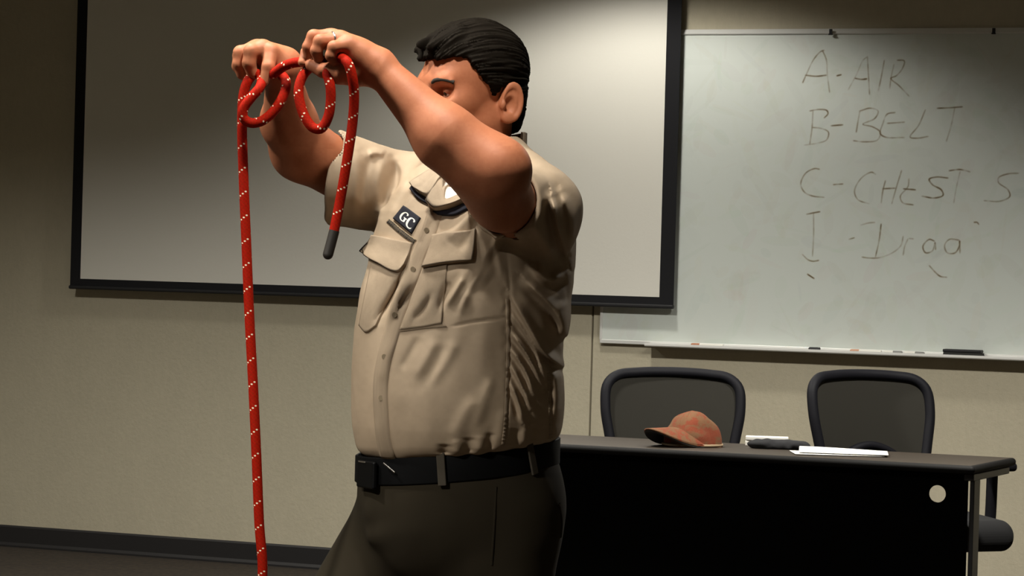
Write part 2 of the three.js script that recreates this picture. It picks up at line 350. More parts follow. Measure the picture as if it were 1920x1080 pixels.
// ------------------------------------------------------------------ table
const TABLE_Y = 0.74;
{
  const x0 = 0.755, x1 = 2.585, z0 = 2.07, z1 = 2.565;
  const t = thing('training_table', 'long dark training table with black modesty panel behind the man', 'table');
  const topMat = mat(0.030, 0.021, 0.013, { roughness: 0.55, map: tiled(noiseTexture(256, (i, j) => { const v = 0.85 + 0.15 * noise3(i / 60, j / 4, 9) + 0.1 * (hash3(i >> 3, j, 3) - 0.5); return [v, v * 0.96, v * 0.9]; }), 1.5) });
  part('tabletop', planarUV(rbox(x1 - x0, 0.024, z1 - z0, 0.004, (x0 + x1) / 2, TABLE_Y - 0.012, (z0 + z1) / 2), 0, 2), topMat, t);
  const edge = [];
  edge.push(rod([x0, TABLE_Y - 0.013, z1], [x1, TABLE_Y - 0.013, z1], 0.0125), rod([x0, TABLE_Y - 0.013, z0], [x1, TABLE_Y - 0.013, z0], 0.0125));
  edge.push(rod([x0, TABLE_Y - 0.013, z0], [x0, TABLE_Y - 0.013, z1], 0.0125), rod([x1, TABLE_Y - 0.013, z0], [x1, TABLE_Y - 0.013, z1], 0.0125));
  for (const x of [x0, x1]) for (const z of [z0, z1]) edge.push(new THREE.SphereGeometry(0.0125, 14, 10).translate(x, TABLE_Y - 0.013, z));
  part('edge_band', merge(edge), new THREE.MeshPhysicalMaterial({ color: 0x0c0b0b, roughness: 0.7, specularIntensity: 0.4 }), t);
  const s = new THREE.Shape([[x0 + 0.02, 0.22], [x1 - 0.018, 0.22], [x1 - 0.018, TABLE_Y - 0.026], [x0 + 0.02, TABLE_Y - 0.026]].map((p) => new THREE.Vector2(...p)));
  for (const hx of [2.475, x0 + 0.11]) s.holes.push(new THREE.Path().absarc(hx, 0.649, 0.0255, 0, Math.PI * 2, true));
  part('modesty_panel', new THREE.ExtrudeGeometry(s, { depth: 0.004, bevelEnabled: false, curveSegments: 40 }).translate(0, 0, z1 - 0.043), new THREE.MeshPhysicalMaterial({ color: 0x050505, roughness: 0.95, specularIntensity: 0.1 }), t);
  for (const [sx, x] of [[-1, x0 + 0.006], [1, x1 - 0.006]]) {
    const leg = part('leg', rbox(0.014, 0.62, 0.07, 0.004, x, 0.385, z1 - 0.075), M.darkMetal, t);
    part('foot', rbox(0.03, 0.035, z1 - z0 - 0.02, 0.008, x, 0.0595, (z0 + z1) / 2), M.black, leg);
    part('end_bracket', rbox(0.03, 0.022, z1 - z0 - 0.06, 0.004, x - sx * 0.008, TABLE_Y - 0.037, (z0 + z1) / 2), M.darkMetal, t);
    for (const z of [z0 + 0.04, z1 - 0.04]) part('glide', new THREE.CylinderGeometry(0.014, 0.018, 0.042, 16).translate(x, 0.021, z), M.black, leg);
  }
}

// ------------------------------------------------------------------ office chairs
{
  const frameMat = new THREE.MeshPhysicalMaterial({ color: new THREE.Color().setRGB(0.006, 0.006, 0.009), roughness: 0.65, specularIntensity: 0.4 }), fabric = mat(0.008, 0.008, 0.009, { roughness: 0.95 });
  const meshMat = new THREE.MeshStandardMaterial({ roughness: 0.85, transparent: true, opacity: 0.93, bumpMap: tiled(clothWeave, 12), bumpScale: 0.001 });
  meshMat.color.setRGB(0.017, 0.015, 0.010);
  function chair(label, pos, turn, drop = 0) {
    const t = thing('office_chair', label, 'chair', pos, turn, 'mesh back office chairs behind the table');
    // back: rounded trapezoid, wider at the top, leaning back
    const lean = 0.2, yb = 0.56, zb = -0.2, up = (g) => g.translate(0, -drop, 0);
    const P = (x, v) => [x, yb + v * Math.cos(lean), zb - v * Math.sin(lean) - 0.02 * Math.cos(x * 5) + 0.045 * (x / 0.24) ** 2];
    const out = [[-0.12, 0.0], [-0.16, 0.015], [-0.19, 0.09], [-0.214, 0.2], [-0.228, 0.29], [-0.222, 0.365], [-0.19, 0.397], [-0.12, 0.408], [0, 0.412]];
    const loop = [...out, ...out.slice(0, -1).reverse().map(([x, v]) => [-x, v])];
    const curve = new THREE.CatmullRomCurve3(loop.map(([x, v]) => new THREE.Vector3(...P(x, v))), true, 'centripetal');
    const fr = new THREE.TubeGeometry(curve, 120, 0.0172, 12, true);
    part('back_frame', up(fr), frameMat, t);
    const n = 24, pos2 = [], idx = [];
    const widthAt = (v) => { for (let i = 0; i + 1 < out.length; i++) if (v <= out[i + 1][1]) return -lerp(out[i][0], out[i + 1][0], (v - out[i][1]) / (out[i + 1][1] - out[i][1])); return 0; };
    for (const off of [0.002, -0.002]) for (let j = 0; j <= n; j++) for (let i = 0; i <= n; i++) { const v = 0.004 + 0.398 * j / n, w = widthAt(v) - 0.004, q = P((i / n * 2 - 1) * w, v); pos2.push(q[0], q[1], q[2] + off); }
    const S = (n + 1) * (n + 1);
    for (let j = 0; j < n; j++) for (let i = 0; i < n; i++) { const a = j * (n + 1) + i; idx.push(a, a + 1, a + n + 2, a, a + n + 2, a + n + 1, S + a, S + a + n + 2, S + a + 1, S + a, S + a + n + 1, S + a + n + 2); }
    const mg = new THREE.BufferGeometry();
    mg.setAttribute('position', new THREE.Float32BufferAttribute(pos2, 3)); mg.setIndex(idx); mg.computeVertexNormals();
    part('mesh_back', planarUV(up(mg)), meshMat, t);
    part('lumbar_support', up(tube([[-0.16, 0.62, -0.205], [-0.10, 0.70, -0.228], [0, 0.735, -0.236], [0.10, 0.70, -0.228], [0.16, 0.62, -0.205]], 0.014, 40, 10)), frameMat, t);
    part('back_bar', up(tube([[0, 0.43, -0.02], [0, 0.42, -0.2], [0, 0.48, -0.27], [0, 0.70, -0.30]], 0.018, 40, 10)), frameMat, t);
    // seat: waterfall cushion
    const sg = rbox(0.47, 0.095, 0.48, 0.045, 0, 0.50, 0.03, 6), sp = sg.attributes.position;
    for (let i = 0; i < sp.count; i++) { const x = sp.getX(i), z = sp.getZ(i); sp.setY(i, sp.getY(i) - 0.035 * smooth(0.12, 0.27, z) - 0.012 * Math.cos(x * 6) + 0.012); }
    sg.computeVertexNormals();
    part('seat', up(sg), fabric, t);
    part('seat_pan', up(rbox(0.34, 0.03, 0.32, 0.01, 0, 0.435, 0)), frameMat, t);
    for (const s of [-1, 1]) {
      const a = part('armrest', up(rbox(0.055, 0.028, 0.25, 0.012, s * 0.275, 0.69, 0.04)), frameMat, t);
      part('armrest_post', up(tube([[s * 0.2, 0.44, 0.05], [s * 0.275, 0.45, 0.05], [s * 0.282, 0.52, 0.05], [s * 0.278, 0.68, 0.06]], 0.019, 30, 10)), frameMat, a);
    }
    part('gas_column', merge([rod([0, 0.1, 0], [0, 0.3, 0], 0.028), rod([0, 0.3, 0], [0, 0.43 - drop, 0], 0.016)]), frameMat, t);
    for (let k = 0; k < 5; k++) {
      const a = k * Math.PI * 2 / 5 + 0.3, c = Math.cos(a), s = Math.sin(a);
      const l = part('leg', rod([0, 0.11, 0], [0.29 * c, 0.075, 0.29 * s], 0.026, 0.016), frameMat, t);
      part('caster', merge([-1, 1].map((q) => new THREE.CylinderGeometry(0.027, 0.027, 0.018, 20).rotateX(Math.PI / 2).translate(0, 0, q * 0.012).rotateY(-a + 0.6).translate(0.285 * c, 0.027, 0.285 * s))), M.black, l);
    }
    return t;
  }
  chair('black mesh office chair behind the orange cap', [1.43, 0, 1.90], 0.45, 0.02);
  chair('black mesh office chair turned to the right behind the white papers', [2.205, 0, 1.86], 0.88);
}

// ------------------------------------------------------------------ things on the table
{
  // cap
  const t = thing('baseball_cap', 'worn orange baseball cap lying on the dark table', 'cap', [1.630, TABLE_Y, 2.325], -2.02);
  const tone = noiseTexture(256, (i, j) => {
    const n = 0.5 + 0.5 * noise3(i / 26, j / 26, 21) + 0.25 * noise3(i / 9, j / 9, 22), f = hash3(i, j, 2) * 0.08, k = smooth(0.2, 0.7, n);
    return [lerp(0.52, 0.47, k) + f, lerp(0.25, 0.35, k) + f, lerp(0.14, 0.23, k) + f];
  }, true);
  const capMat = mat(0.80, 0.66, 0.60, { map: tone, roughness: 0.95, bumpMap: tiled(clothWeave, 8), bumpScale: 0.0008, side: THREE.DoubleSide });
  const nU = 72, nV = 28, R0 = [0.096, 0.108, 0.088];
  const crown = new THREE.SphereGeometry(1, nU, nV, 0, Math.PI * 2, 0, Math.PI / 2), cp = crown.attributes.position, seams = 6;
  for (let i = 0; i < cp.count; i++) {
    let x = cp.getX(i), y = cp.getY(i), z = cp.getZ(i);
    const a = Math.atan2(z, x), k = Math.hypot(x, z), seam = Math.abs(((a / (Math.PI * 2 / seams) + 100.5) % 1) - 0.5) * 2;
    let r = 1 - 0.022 * Math.exp(-(((1 - seam) * 14) ** 2)) * smooth(0.02, 0.3, k) + 0.05 * noise3(x * 2.2 + 3, y * 2.5, z * 2.2) - 0.06 * Math.exp(-(((x - 0.45) / 0.28) ** 2 + ((y - 0.55) / 0.2) ** 2));
    const sl = Math.pow(y, 0.8);
    cp.setXYZ(i, x * R0[0] * r + 0.004 * sl, sl * R0[1] * (1 - 0.10 * Math.max(0, x)) * r, z * R0[2] * r);
  }
  crown.computeVertexNormals();
  { const uv = crown.attributes.uv; for (let i = 0; i < uv.count; i++) uv.setXY(i, uv.getX(i) * 2, uv.getY(i)); }
  part('crown', crown, capMat, t);
  part('crown_button', new THREE.SphereGeometry(0.008, 16, 10).scale(1, 0.5, 1).translate(0.004, 0.107, 0), capMat, t);
  const band = new THREE.TorusGeometry(1, 0.06, 8, 60).rotateX(Math.PI / 2).scale(0.0955, 0.075, 0.0875).translate(0, 0.0058, 0);
  part('sweatband', band, mat(0.36, 0.26, 0.16, { roughness: 0.95 }), t);
  // bill: an arched sheet with thickness
  const bp = [], bi = [], bu = 20, bv = 30;
  for (const off of [0, -0.0045]) for (let j = 0; j <= bu; j++) for (let i = 0; i <= bv; i++) {
    const s = i / bv * 2 - 1, u = j / bu, reach = 0.105 * Math.sqrt(Math.max(0, 1 - (s * 0.97) ** 2)) + 0.004, w = 0.088;
    const base = 0.090 * Math.sqrt(Math.max(0.02, 1 - (s * 0.93) ** 2));
    bp.push(base * 0.92 + u * reach, 0.006 + 0.050 * (1 - s * s) - 0.002 * u * (1 - s * s) + off + 0.0045, s * w * (1 - 0.06 * u));
  }
  const S = (bu + 1) * (bv + 1);
  for (let j = 0; j < bu; j++) for (let i = 0; i < bv; i++) { const a = j * (bv + 1) + i, b = a + bv + 1; bi.push(a, a + 1, b + 1, a, b + 1, b, S + a, S + b + 1, S + a + 1, S + a, S + b, S + b + 1); }
  for (let i = 0; i < bv; i++) { const a = bu * (bv + 1) + i; bi.push(a, a + 1, S + a + 1, a, S + a + 1, S + a); }
  const bill = new THREE.BufferGeometry();
  bill.setAttribute('position', new THREE.Float32BufferAttribute(bp, 3)); bill.setIndex(bi); bill.computeVertexNormals();
  part('bill', planarUV(bill, 0, 2, 6), capMat, t);
  const under = bill.clone().translate(0, -0.0046, 0).scale(0.985, 1, 0.985);
  part('bill_underside', under, mat(0.03, 0.028, 0.025, { roughness: 1, side: THREE.DoubleSide }), t, 'dark underside of the bill');
}
{
  const t = thing('white_box', 'two-layer flat white plastic case behind the dark pouch', 'case', [1.812, TABLE_Y, 2.135], 0.32);
  part('base', rbox(0.125, 0.016, 0.05, 0.003, -0.006, 0.008, 0), WHITEP, t);
  part('lid', rbox(0.135, 0.013, 0.052, 0.003, 0, 0.0245, 0), mat(0.82, 0.81, 0.77, { roughness: 0.4 }), t);
}
{
  const t = thing('soft_pouch', 'crumpled black cloth pouch lying between the cap and the white papers', 'pouch', [1.884, TABLE_Y, 2.245], 0.33);
  const f = (x, y, z) => {
    let d = smin(ellipsoid([-0.045, 0.013, 0], [0.052, 0.0155, 0.032])(x, y, z), ellipsoid([0.055, 0.012, 0.004], [0.048, 0.0155, 0.028])(x, y, z), 0.03);
    d = smin(d, ellipsoid([0.0, 0.009, 0.005], [0.07, 0.012, 0.028])(x, y, z), 0.02);
    d += 0.002 * noise3(x * 60, y * 60, z * 60);
    return smax(d, -y, 0.004);
  };
  part('cloth', meshField(f, [-0.12, -0.01, -0.06], [0.12, 0.06, 0.06], 0.003), mat(0.012, 0.012, 0.014, { roughness: 0.95 }), t);
  part('drawstring', tube([[0.09, 0.012, 0.01], [0.11, 0.008, 0.02], [0.125, 0.004, 0.022], [0.14, 0.0035, 0.03]], 0.003, 20, 8), M.black, t);
}
const PAPER = mat(0.88, 0.87, 0.82, { roughness: 0.9 });
[['top_sheet', 2.13, 2.352, 0.30, 'loose white paper sheet on top of the sheets on the table', 0.0065], ['lower_sheet', 2.115, 2.372, 0.42, 'white paper sheet underneath another sheet on the table', 0.002]].forEach(([, x, z, turn, label, y], n) => {
  const t = thing('paper_sheet', label, 'paper', [x, TABLE_Y, z], turn, 'white papers on the table');
  const g = new THREE.BoxGeometry(0.27, 0.0012, 0.17, 20, 1, 14), p = g.attributes.position;
  for (let i = 0; i < p.count; i++) { const a = p.getX(i), b = p.getZ(i); p.setY(i, p.getY(i) + y + 0.0022 * (1 + Math.sin(a * 17 + n * 2) * Math.cos(b * 20)) * 0.5 + (n ? 0 : 0.008 * smooth(0.02, 0.13, -a * 0.3 - b * 1.1))); }
  g.computeVertexNormals();
  part('sheet', g, PAPER, t);
});

// ------------------------------------------------------------------ the man: a Group on the floor; its z axis points at the camera, x to the right
const MAN_Z = 5.77;
const manAt = [2.51417, 0, 5.84323];
// a point of the figure: where it shows (in pixels of the 1920x1080 frame) and how far it is in front of the body's middle plane
function at(px, py, z = 0) {
  const x = (px - 960) / FOCAL, y = -(py - 540) / FOCAL, cr = Math.cos(ROLL), sr = Math.sin(ROLL), cp = Math.cos(PITCH), sp = Math.sin(PITCH);
  const x1 = x * cr - y * sr, y1 = x * sr + y * cr, y2 = y1 * cp + sp, z2 = y1 * sp - cp, t = (MAN_Z - z) / -z2;
  return [x1 * t, EYE + y2 * t, z];
}
const man = thing('person', 'man in khaki work shirt and dark trousers holding up looped red rope', 'person', manAt, TURN);

// ---- joints
const J = {
  lShoulder: at(995, 408, 0.12), lUpper: at(940, 374, 0.300), lElbow: at(929, 320, 0.385), lWrist: at(708, 124, 0.345),
  rShoulder: at(752, 376, -0.135), rElbow: at(566, 281, 0.02), rWrist: at(530, 128, 0.22),
  neckLow: at(895, 325, 0.0), head: at(888, 131, 0.0),
};
const mix = (a, b, t) => [lerp(a[0], b[0], t), lerp(a[1], b[1], t), lerp(a[2], b[2], t)];
const add = (a, b, k = 1) => [a[0] + b[0] * k, a[1] + b[1] * k, a[2] + b[2] * k];

// ---- head frame: forward, up, to his left
const HF = norm([-0.82, -0.06, 0.57]), HL = norm([0.57, 0, 0.82]), HU = [HL[1] * HF[2] - HL[2] * HF[1], HL[2] * HF[0] - HL[0] * HF[2], HL[0] * HF[1] - HL[1] * HF[0]].map((v, i, a) => a[1] < 0 ? -v : v);
const hp = (f, u, l) => add(add(add(J.head, HF, f), HU, u), HL, l);
const toHead = (x, y, z) => { const a = x - J.head[0], b = y - J.head[1], c = z - J.head[2]; return [a * HF[0] + b * HF[1] + c * HF[2], a * HU[0] + b * HU[1] + c * HU[2], a * HL[0] + b * HL[1] + c * HL[2]]; };
const skull = ellipsoid([0, 0, 0], [0.101, 0.088, 0.076]);
const face = [
  ellipsoid([0.030, -0.055, 0], [0.076, 0.088, 0.063]), cone([0.05, -0.125, -0.018], [0.05, -0.125, 0.018], 0.034, 0.034), cone([0.078, -0.13, -0.008], [0.078, -0.13, 0.008], 0.019, 0.019),
  cone([-0.01, -0.095, 0.045], [0.05, -0.125, 0.03], 0.022, 0.02), cone([-0.01, -0.095, -0.045], [0.05, -0.125, -0.03], 0.022, 0.02),
  cone([0.089, -0.022, -0.034], [0.089, -0.022, 0.034], 0.0135, 0.0135), ellipsoid([0.066, -0.066, 0.042], [0.026, 0.024, 0.022]), ellipsoid([0.066, -0.066, -0.042], [0.026, 0.024, 0.022]),
];
const nose = [cone([0.098, -0.032, 0], [0.122, -0.074, 0], 0.008, 0.012), ellipsoid([0.108, -0.08, 0.011], [0.012, 0.009, 0.009]), ellipsoid([0.108, -0.08, -0.011], [0.012, 0.009, 0.009])];
const lips = [cone([0.098, -0.101, -0.015], [0.098, -0.101, 0.015], 0.0075, 0.0075), cone([0.097, -0.111, -0.013], [0.097, -0.111, 0.013], 0.008, 0.008)];
function headSDF(x, y, z) {
  const [f, u, l] = toHead(x, y, z);
  if (f * f + u * u + l * l > 0.06) return Math.sqrt(f * f + u * u + l * l) - 0.2;
  let d = skull(f, u, l);
  for (const s of face) d = smin(d, s(f, u, l), 0.026);
  for (const sgn of [-1, 1]) d = smax(d, -ellipsoid([0.102, -0.043, sgn * 0.034], [0.024, 0.0145, 0.023])(f, u, l), 0.014);
  for (const sgn of [-1, 1]) { d = smin(d, ellipsoid([0.0765, -0.0405, sgn * 0.032], [0.0140, 0.0125, 0.0150])(f, u, l), 0.004); d = smin(d, cone([0.097, -0.026, sgn * 0.014], [0.086, -0.024, sgn * 0.05], 0.006, 0.004)(f, u, l), 0.008); }
  for (const s of nose) d = smin(d, s(f, u, l), 0.009);
  for (const s of lips) d = smin(d, s(f, u, l), 0.006);
  for (const sgn of [-1, 1]) {                                            // ears: a tilted shell with rim, hollow and lobe
    const a = f + 0.030, b = u + 0.066, c = sgn * l - 0.074, t = 0.18, ar = a * Math.cos(t) + b * Math.sin(t), br = -a * Math.sin(t) + b * Math.cos(t), out = c - 0.25 * -ar - 0.004;
    const plate = ellipsoid([0, 0, 0], [0.021, 0.036, 0.0085])(ar, br, out);
    const k = Math.sqrt((ar / 0.0185) ** 2 + (br / 0.033) ** 2), rim = Math.sqrt(((k - 1) * 0.0185) ** 2 + (out - 0.006) ** 2) - 0.0042 * smooth(0.9, -0.3, ar / 0.0185 * 0.6 - br / 0.033 * 0.4 - 0.1);
    let e = smax(plate, -ellipsoid([0.004, -0.006, 0.010], [0.0105, 0.017, 0.011])(ar, br, out), 0.005);
    e = smin(e, rim, 0.004);
    e = smin(e, ellipsoid([0.004, -0.031, 0.004], [0.010, 0.010, 0.006])(ar, br, out), 0.006);
    e = smin(e, ellipsoid([0.017, -0.007, 0.006], [0.005, 0.008, 0.005])(ar, br, out), 0.004);
    d = smin(d, e, 0.006);
  }
  return d;
}
// ---- hands: palm + five finger chains each, given as [px, py, z] joints with radii
function hand(z0, palm, fingers) {
  const pc = palm.map(([a, b, ra, rb]) => cone(at(a[0], a[1], z0 + a[2]), at(b[0], b[1], z0 + b[2]), ra, rb));
  const fc = fingers.map((list) => { const s = []; for (let i = 0; i + 1 < list.length; i++) s.push(cone(at(list[i][0], list[i][1], z0 + list[i][2]), at(list[i + 1][0], list[i + 1][1], z0 + list[i + 1][2]), list[i][3], list[i + 1][3])); return s; });
  return (x, y, z) => {
    let p = pc[0](x, y, z);
    for (let i = 1; i < pc.length; i++) p = smin(p, pc[i](x, y, z), 0.02);
    let best = p;
    for (const chain of fc) {
      let c = 1;
      for (const s of chain) c = smin(c, s(x, y, z), 0.0035);
      best = Math.min(best, smin(p, c, 0.010));
    }
    return best;
  };
}
const leftHand = hand(0.33, [
  [[708, 124, 0.015], [655, 84, 0.028], 0.029, 0.0155], [[708, 124, 0.01], [637, 74, 0.014], 0.028, 0.0155], [[704, 124, 0], [621, 71, -0.004], 0.026, 0.0155], [[704, 126, -0.006], [612, 76, -0.022], 0.026, 0.0145],
  [[704, 132, 0.0], [640, 130, 0.006], 0.026, 0.022], [[670, 105, 0.01], [640, 112, 0.008], 0.026, 0.02],
], [
  [[655, 84, 0.03, 0.0125], [626, 88, 0.046, 0.0112], [620, 104, 0.044, 0.0098], [627, 115, 0.036, 0.0088]],
  [[638, 75, 0.016, 0.0135], [600, 77, 0.030, 0.0122], [593, 95, 0.029, 0.0108], [597, 108, 0.020, 0.0098]],
  [[621, 70, -0.002, 0.0135], [588, 68, 0.008, 0.0122], [578, 88, 0.008, 0.0108], [579, 105, 0.002, 0.0098]],
  [[611, 76, -0.024, 0.013], [588, 78, -0.018, 0.0115], [574, 98, -0.008, 0.0098], [567, 117, 0.004, 0.0082]],
  [[668, 138, 0.010, 0.024], [636, 139, 0.020, 0.0185], [606, 132, 0.018, 0.0135], [583, 122, 0.008, 0.0108]],
]);
const rightHand = hand(0.225, [
  [[532, 122, -0.01], [493, 92, 0.018], 0.028, 0.0165], [[532, 122, -0.012], [482, 92, -0.002], 0.028, 0.0165], [[532, 124, -0.018], [476, 97, -0.022], 0.027, 0.0155], [[532, 128, -0.022], [474, 106, -0.04], 0.026, 0.0145],
  [[525, 122, -0.005], [500, 112, 0.006], 0.026, 0.020],
], [
  [[492, 92, 0.02, 0.0150], [471, 96, 0.034, 0.0142], [467, 118, 0.034, 0.0125], [473, 138, 0.026, 0.0105]],
  [[481, 92, 0.0, 0.0145], [451, 99, 0.013, 0.0135], [448, 120, 0.014, 0.0118], [453, 139, 0.008, 0.0100]],
  [[476, 97, -0.022, 0.0135], [449, 104, -0.010, 0.0125], [446, 124, -0.008, 0.0110], [455, 141, -0.010, 0.0095]],
  [[474, 106, -0.04, 0.012], [453, 112, -0.032, 0.011], [451, 128, -0.030, 0.0098], [460, 140, -0.028, 0.0085]],
  [[524, 112, 0.005, 0.020], [508, 97, 0.026, 0.0150], [503, 125, 0.044, 0.0120], [495, 153, 0.046, 0.0088]],
]);
// ---- arms, neck and the trunk inside the clothes
const smoothPair = (a, b, k) => (x, y, z) => smin(a(x, y, z), b(x, y, z), k);
const lMid = at(836, 258, 0.375), rMid = add(mix(J.rElbow, J.rWrist, 0.36), [-0.012, -0.002, 0.0]);
const arms = [
  cone(J.lUpper, J.lElbow, 0.0515, 0.0525), cone(J.lElbow, lMid, 0.0525, 0.0535), cone(lMid, J.lWrist, 0.0535, 0.0285),
  cone(J.rShoulder, J.rElbow, 0.064, 0.056), cone(J.rElbow, rMid, 0.0555, 0.0515), cone(rMid, J.rWrist, 0.0515, 0.029),
];
const extra = [smoothPair(cone(J.lShoulder, J.lUpper, 0.058, 0.052), cone(at(884, 308, 0.372), at(920, 356, 0.33), 0.048, 0.049), 0.02), ellipsoid(add(J.lElbow, [0.012, 0.002, 0.012]), [0.034, 0.030, 0.038])];
const trunk = [cone(at(905, 215, -0.01), at(892, 330, 0.0), 0.058, 0.064), cone(at(892, 335, 0.0), J.lShoulder, 0.062, 0.06), cone(at(892, 340, 0), J.rShoulder, 0.062, 0.058), cone(at(890, 360, 0), at(880, 760, 0.02), 0.1, 0.12)];
function skinSDF(x, y, z) {
  const armL = smin(smin(arms[0](x, y, z), arms[1](x, y, z), 0.05), smin(arms[2](x, y, z), smin(extra[0](x, y, z), extra[1](x, y, z), 0.01), 0.03), 0.035);
  const armR = smin(smin(arms[3](x, y, z), arms[4](x, y, z), 0.03), arms[5](x, y, z), 0.02);
  let d = Math.min(armL, armR);
  let tr = trunk[0](x, y, z);
  for (let i = 1; i < 4; i++) tr = smin(tr, trunk[i](x, y, z), 0.03);
  tr = smin(tr, headSDF(x, y, z), 0.022);
  d = smin(d, tr, 0.01);
  const a = Math.hypot(x - J.lWrist[0] + 0.05, y - J.lWrist[1], z - J.lWrist[2]);
  d = a < 0.2 ? smin(d, leftHand(x, y, z), 0.014) : Math.min(d, a - 0.17);
  const b = Math.hypot(x - J.rWrist[0] + 0.04, y - J.rWrist[1], z - J.rWrist[2]);
  d = b < 0.2 ? smin(d, rightHand(x, y, z), 0.014) : Math.min(d, b - 0.17);
  return d;
}
const skinMap = noiseTexture(512, (i, j) => {
  const n = noise3(i / 30, j / 30, 31), m = noise3(i / 8, j / 8, 32), s = hash3(i, j, 33) - 0.5;
  return [0.90 + 0.05 * n + 0.03 * m + 0.03 * s, 0.88 + 0.07 * n + 0.05 * m + 0.04 * s, 0.87 + 0.08 * n + 0.05 * m + 0.04 * s];
});
const skinMat = new THREE.MeshPhysicalMaterial({ map: tiled(skinMap, 4), roughness: 0.55, specularIntensity: 0.5, bumpMap: tiled(skinMap, 9), bumpScale: 0.0006 });
skinMat.color.setRGB(0.47, 0.172, 0.085);
part('body', meshField(skinSDF, [-0.58, 0.93, -0.26], [0.14, 1.82, 0.54], 0.003), skinMat, man);

// eyes, brow
for (const s of [-1, 1]) {
  const c = hp(0.0765, -0.0435, s * 0.032), eye = part('eye', new THREE.SphereGeometry(0.0125, 24, 16).translate(...c), mat(0.55, 0.52, 0.48, { roughness: 0.2 }), man);
  part('iris', new THREE.SphereGeometry(0.006, 16, 12).translate(...hp(0.0845, -0.0455, s * 0.0315)), mat(0.03, 0.018, 0.01, { roughness: 0.2 }), eye);
  part('eyebrow', tube([hp(0.1045, -0.0265, s * 0.012), hp(0.1060, -0.021, s * 0.025), hp(0.0995, -0.020, s * 0.041), hp(0.083, -0.026, s * 0.056)], 0.0042, 20, 8), mat(0.02, 0.014, 0.009, { roughness: 0.9 }), man);
}
// hair
{
  const line = [[-0.2, -0.130], [-0.068, -0.122], [-0.056, -0.09], [-0.048, -0.05], [-0.036, -0.028], [-0.014, -0.034], [-0.006, -0.056], [0.004, -0.056], [0.012, -0.034], [0.03, -0.016], [0.046, 0.004], [0.058, 0.018], [0.075, 0.022], [0.2, 0.022]];
  const edge = (f) => { let i = 0; while (i < line.length - 2 && f > line[i + 1][0]) i++; return lerp(line[i][1], line[i + 1][1], clamp((f - line[i][0]) / (line[i + 1][0] - line[i][0]), 0, 1)); };
  const locks = [
    [hp(0.055, 0.066, 0.03), hp(0.112, 0.043, 0.022), 0.016, 0.007], [hp(0.045, 0.072, -0.01), hp(0.120, 0.048, -0.004), 0.016, 0.007], [hp(0.05, 0.062, -0.035), hp(0.108, 0.04, -0.03), 0.016, 0.007],
    [hp(0.065, 0.052, 0.036), hp(0.100, 0.024, 0.032), 0.014, 0.005], [hp(0.075, 0.056, 0.012), hp(0.117, 0.026, 0.012), 0.014, 0.005], [hp(0.08, 0.052, -0.02), hp(0.112, 0.022, -0.018), 0.014, 0.005],
  ].map(([a, b, r, q]) => cone(a, b, r, q));
  const bulk = ellipsoid([-0.004, 0.004, 0], [0.113, 0.096, 0.086]), nape = ellipsoid([-0.055, -0.055, 0], [0.05, 0.09, 0.066]);
  const f = (x, y, z) => {
    const [a, u, l] = toHead(x, y, z);
    let d = smin(bulk(a, u, l), nape(a, u, l), 0.02);
    const r = Math.hypot(u + 0.02, l * 1.1), ang = Math.atan2(l, u + 0.03);
    const strands = noise3(ang * 16, a * 14 + 4, r * 12) * 0.0022 + noise3(ang * 44, a * 26, 7) * 0.0016;
    d += strands;
    d = smax(d, edge(a + 0.004 * noise3(a * 150, u * 40, l * 150)) - u + 0.005 * noise3(ang * 30, a * 20, 3), 0.006);
    for (const s of locks) d = smin(d, s(x, y, z) + strands * 1.2, 0.012);
    return d;
  };
  part('hair', meshField(f, add(J.head, [-0.17, -0.16, -0.17]), add(J.head, [0.17, 0.15, 0.17]), 0.0028), Object.assign(new THREE.MeshPhysicalMaterial({ roughness: 0.8, specularIntensity: 0.12 }), { color: new THREE.Color().setRGB(0.008, 0.006, 0.004) }), man, 'short dark brown hair with ruffled fringe');
}

// ---- shirt
const rows = [  // py, left edge, right edge, middle z, half depth
  [285, 850, 975, 0.00, 0.055], [310, 800, 1005, 0.0, 0.085], [335, 765, 1035, 0.0, 0.112], [365, 735, 1060, 0.0, 0.140], [400, 712, 1072, 0.005, 0.162], [450, 696, 1078, 0.008, 0.178], [500, 688, 1078, 0.012, 0.185],
  [550, 677, 1074, 0.018, 0.190], [600, 668, 1063, 0.024, 0.196], [650, 662, 1056, 0.030, 0.202], [700, 659, 1056, 0.034, 0.206], [750, 659, 1056, 0.035, 0.208], [800, 661, 1053, 0.032, 0.204], [840, 668, 1050, 0.026, 0.196], [880, 684, 1047, 0.02, 0.18], [920, 694, 1047, 0.018, 0.172],
].map(([py, a, b, z, rz]) => { const A = at(a, py, 0.02), B = at(b, py, 0.02); return [A[1] * 0.5 + B[1] * 0.5, (A[0] + B[0]) / 2, (B[0] - A[0]) / 2, z, rz]; });
function rowAt(y) {
  if (y >= rows[0][0]) return rows[0];
  let i = 0;
  while (i < rows.length - 2 && y < rows[i + 1][0]) i++;
  const t = clamp((rows[i][0] - y) / (rows[i][0] - rows[i + 1][0]), 0, 1), p0 = rows[Math.max(0, i - 1)], p1 = rows[i], p2 = rows[i + 1], p3 = rows[Math.min(rows.length - 1, i + 2)], out = [0, 0, 0, 0, 0];
  for (let k = 1; k < 5; k++) out[k] = 0.5 * (2 * p1[k] + (p2[k] - p0[k]) * t + (2 * p0[k] - 5 * p1[k] + 4 * p2[k] - p3[k]) * t * t + (3 * p1[k] - p0[k] - 3 * p2[k] + p3[k]) * t * t * t);
  return out;
}
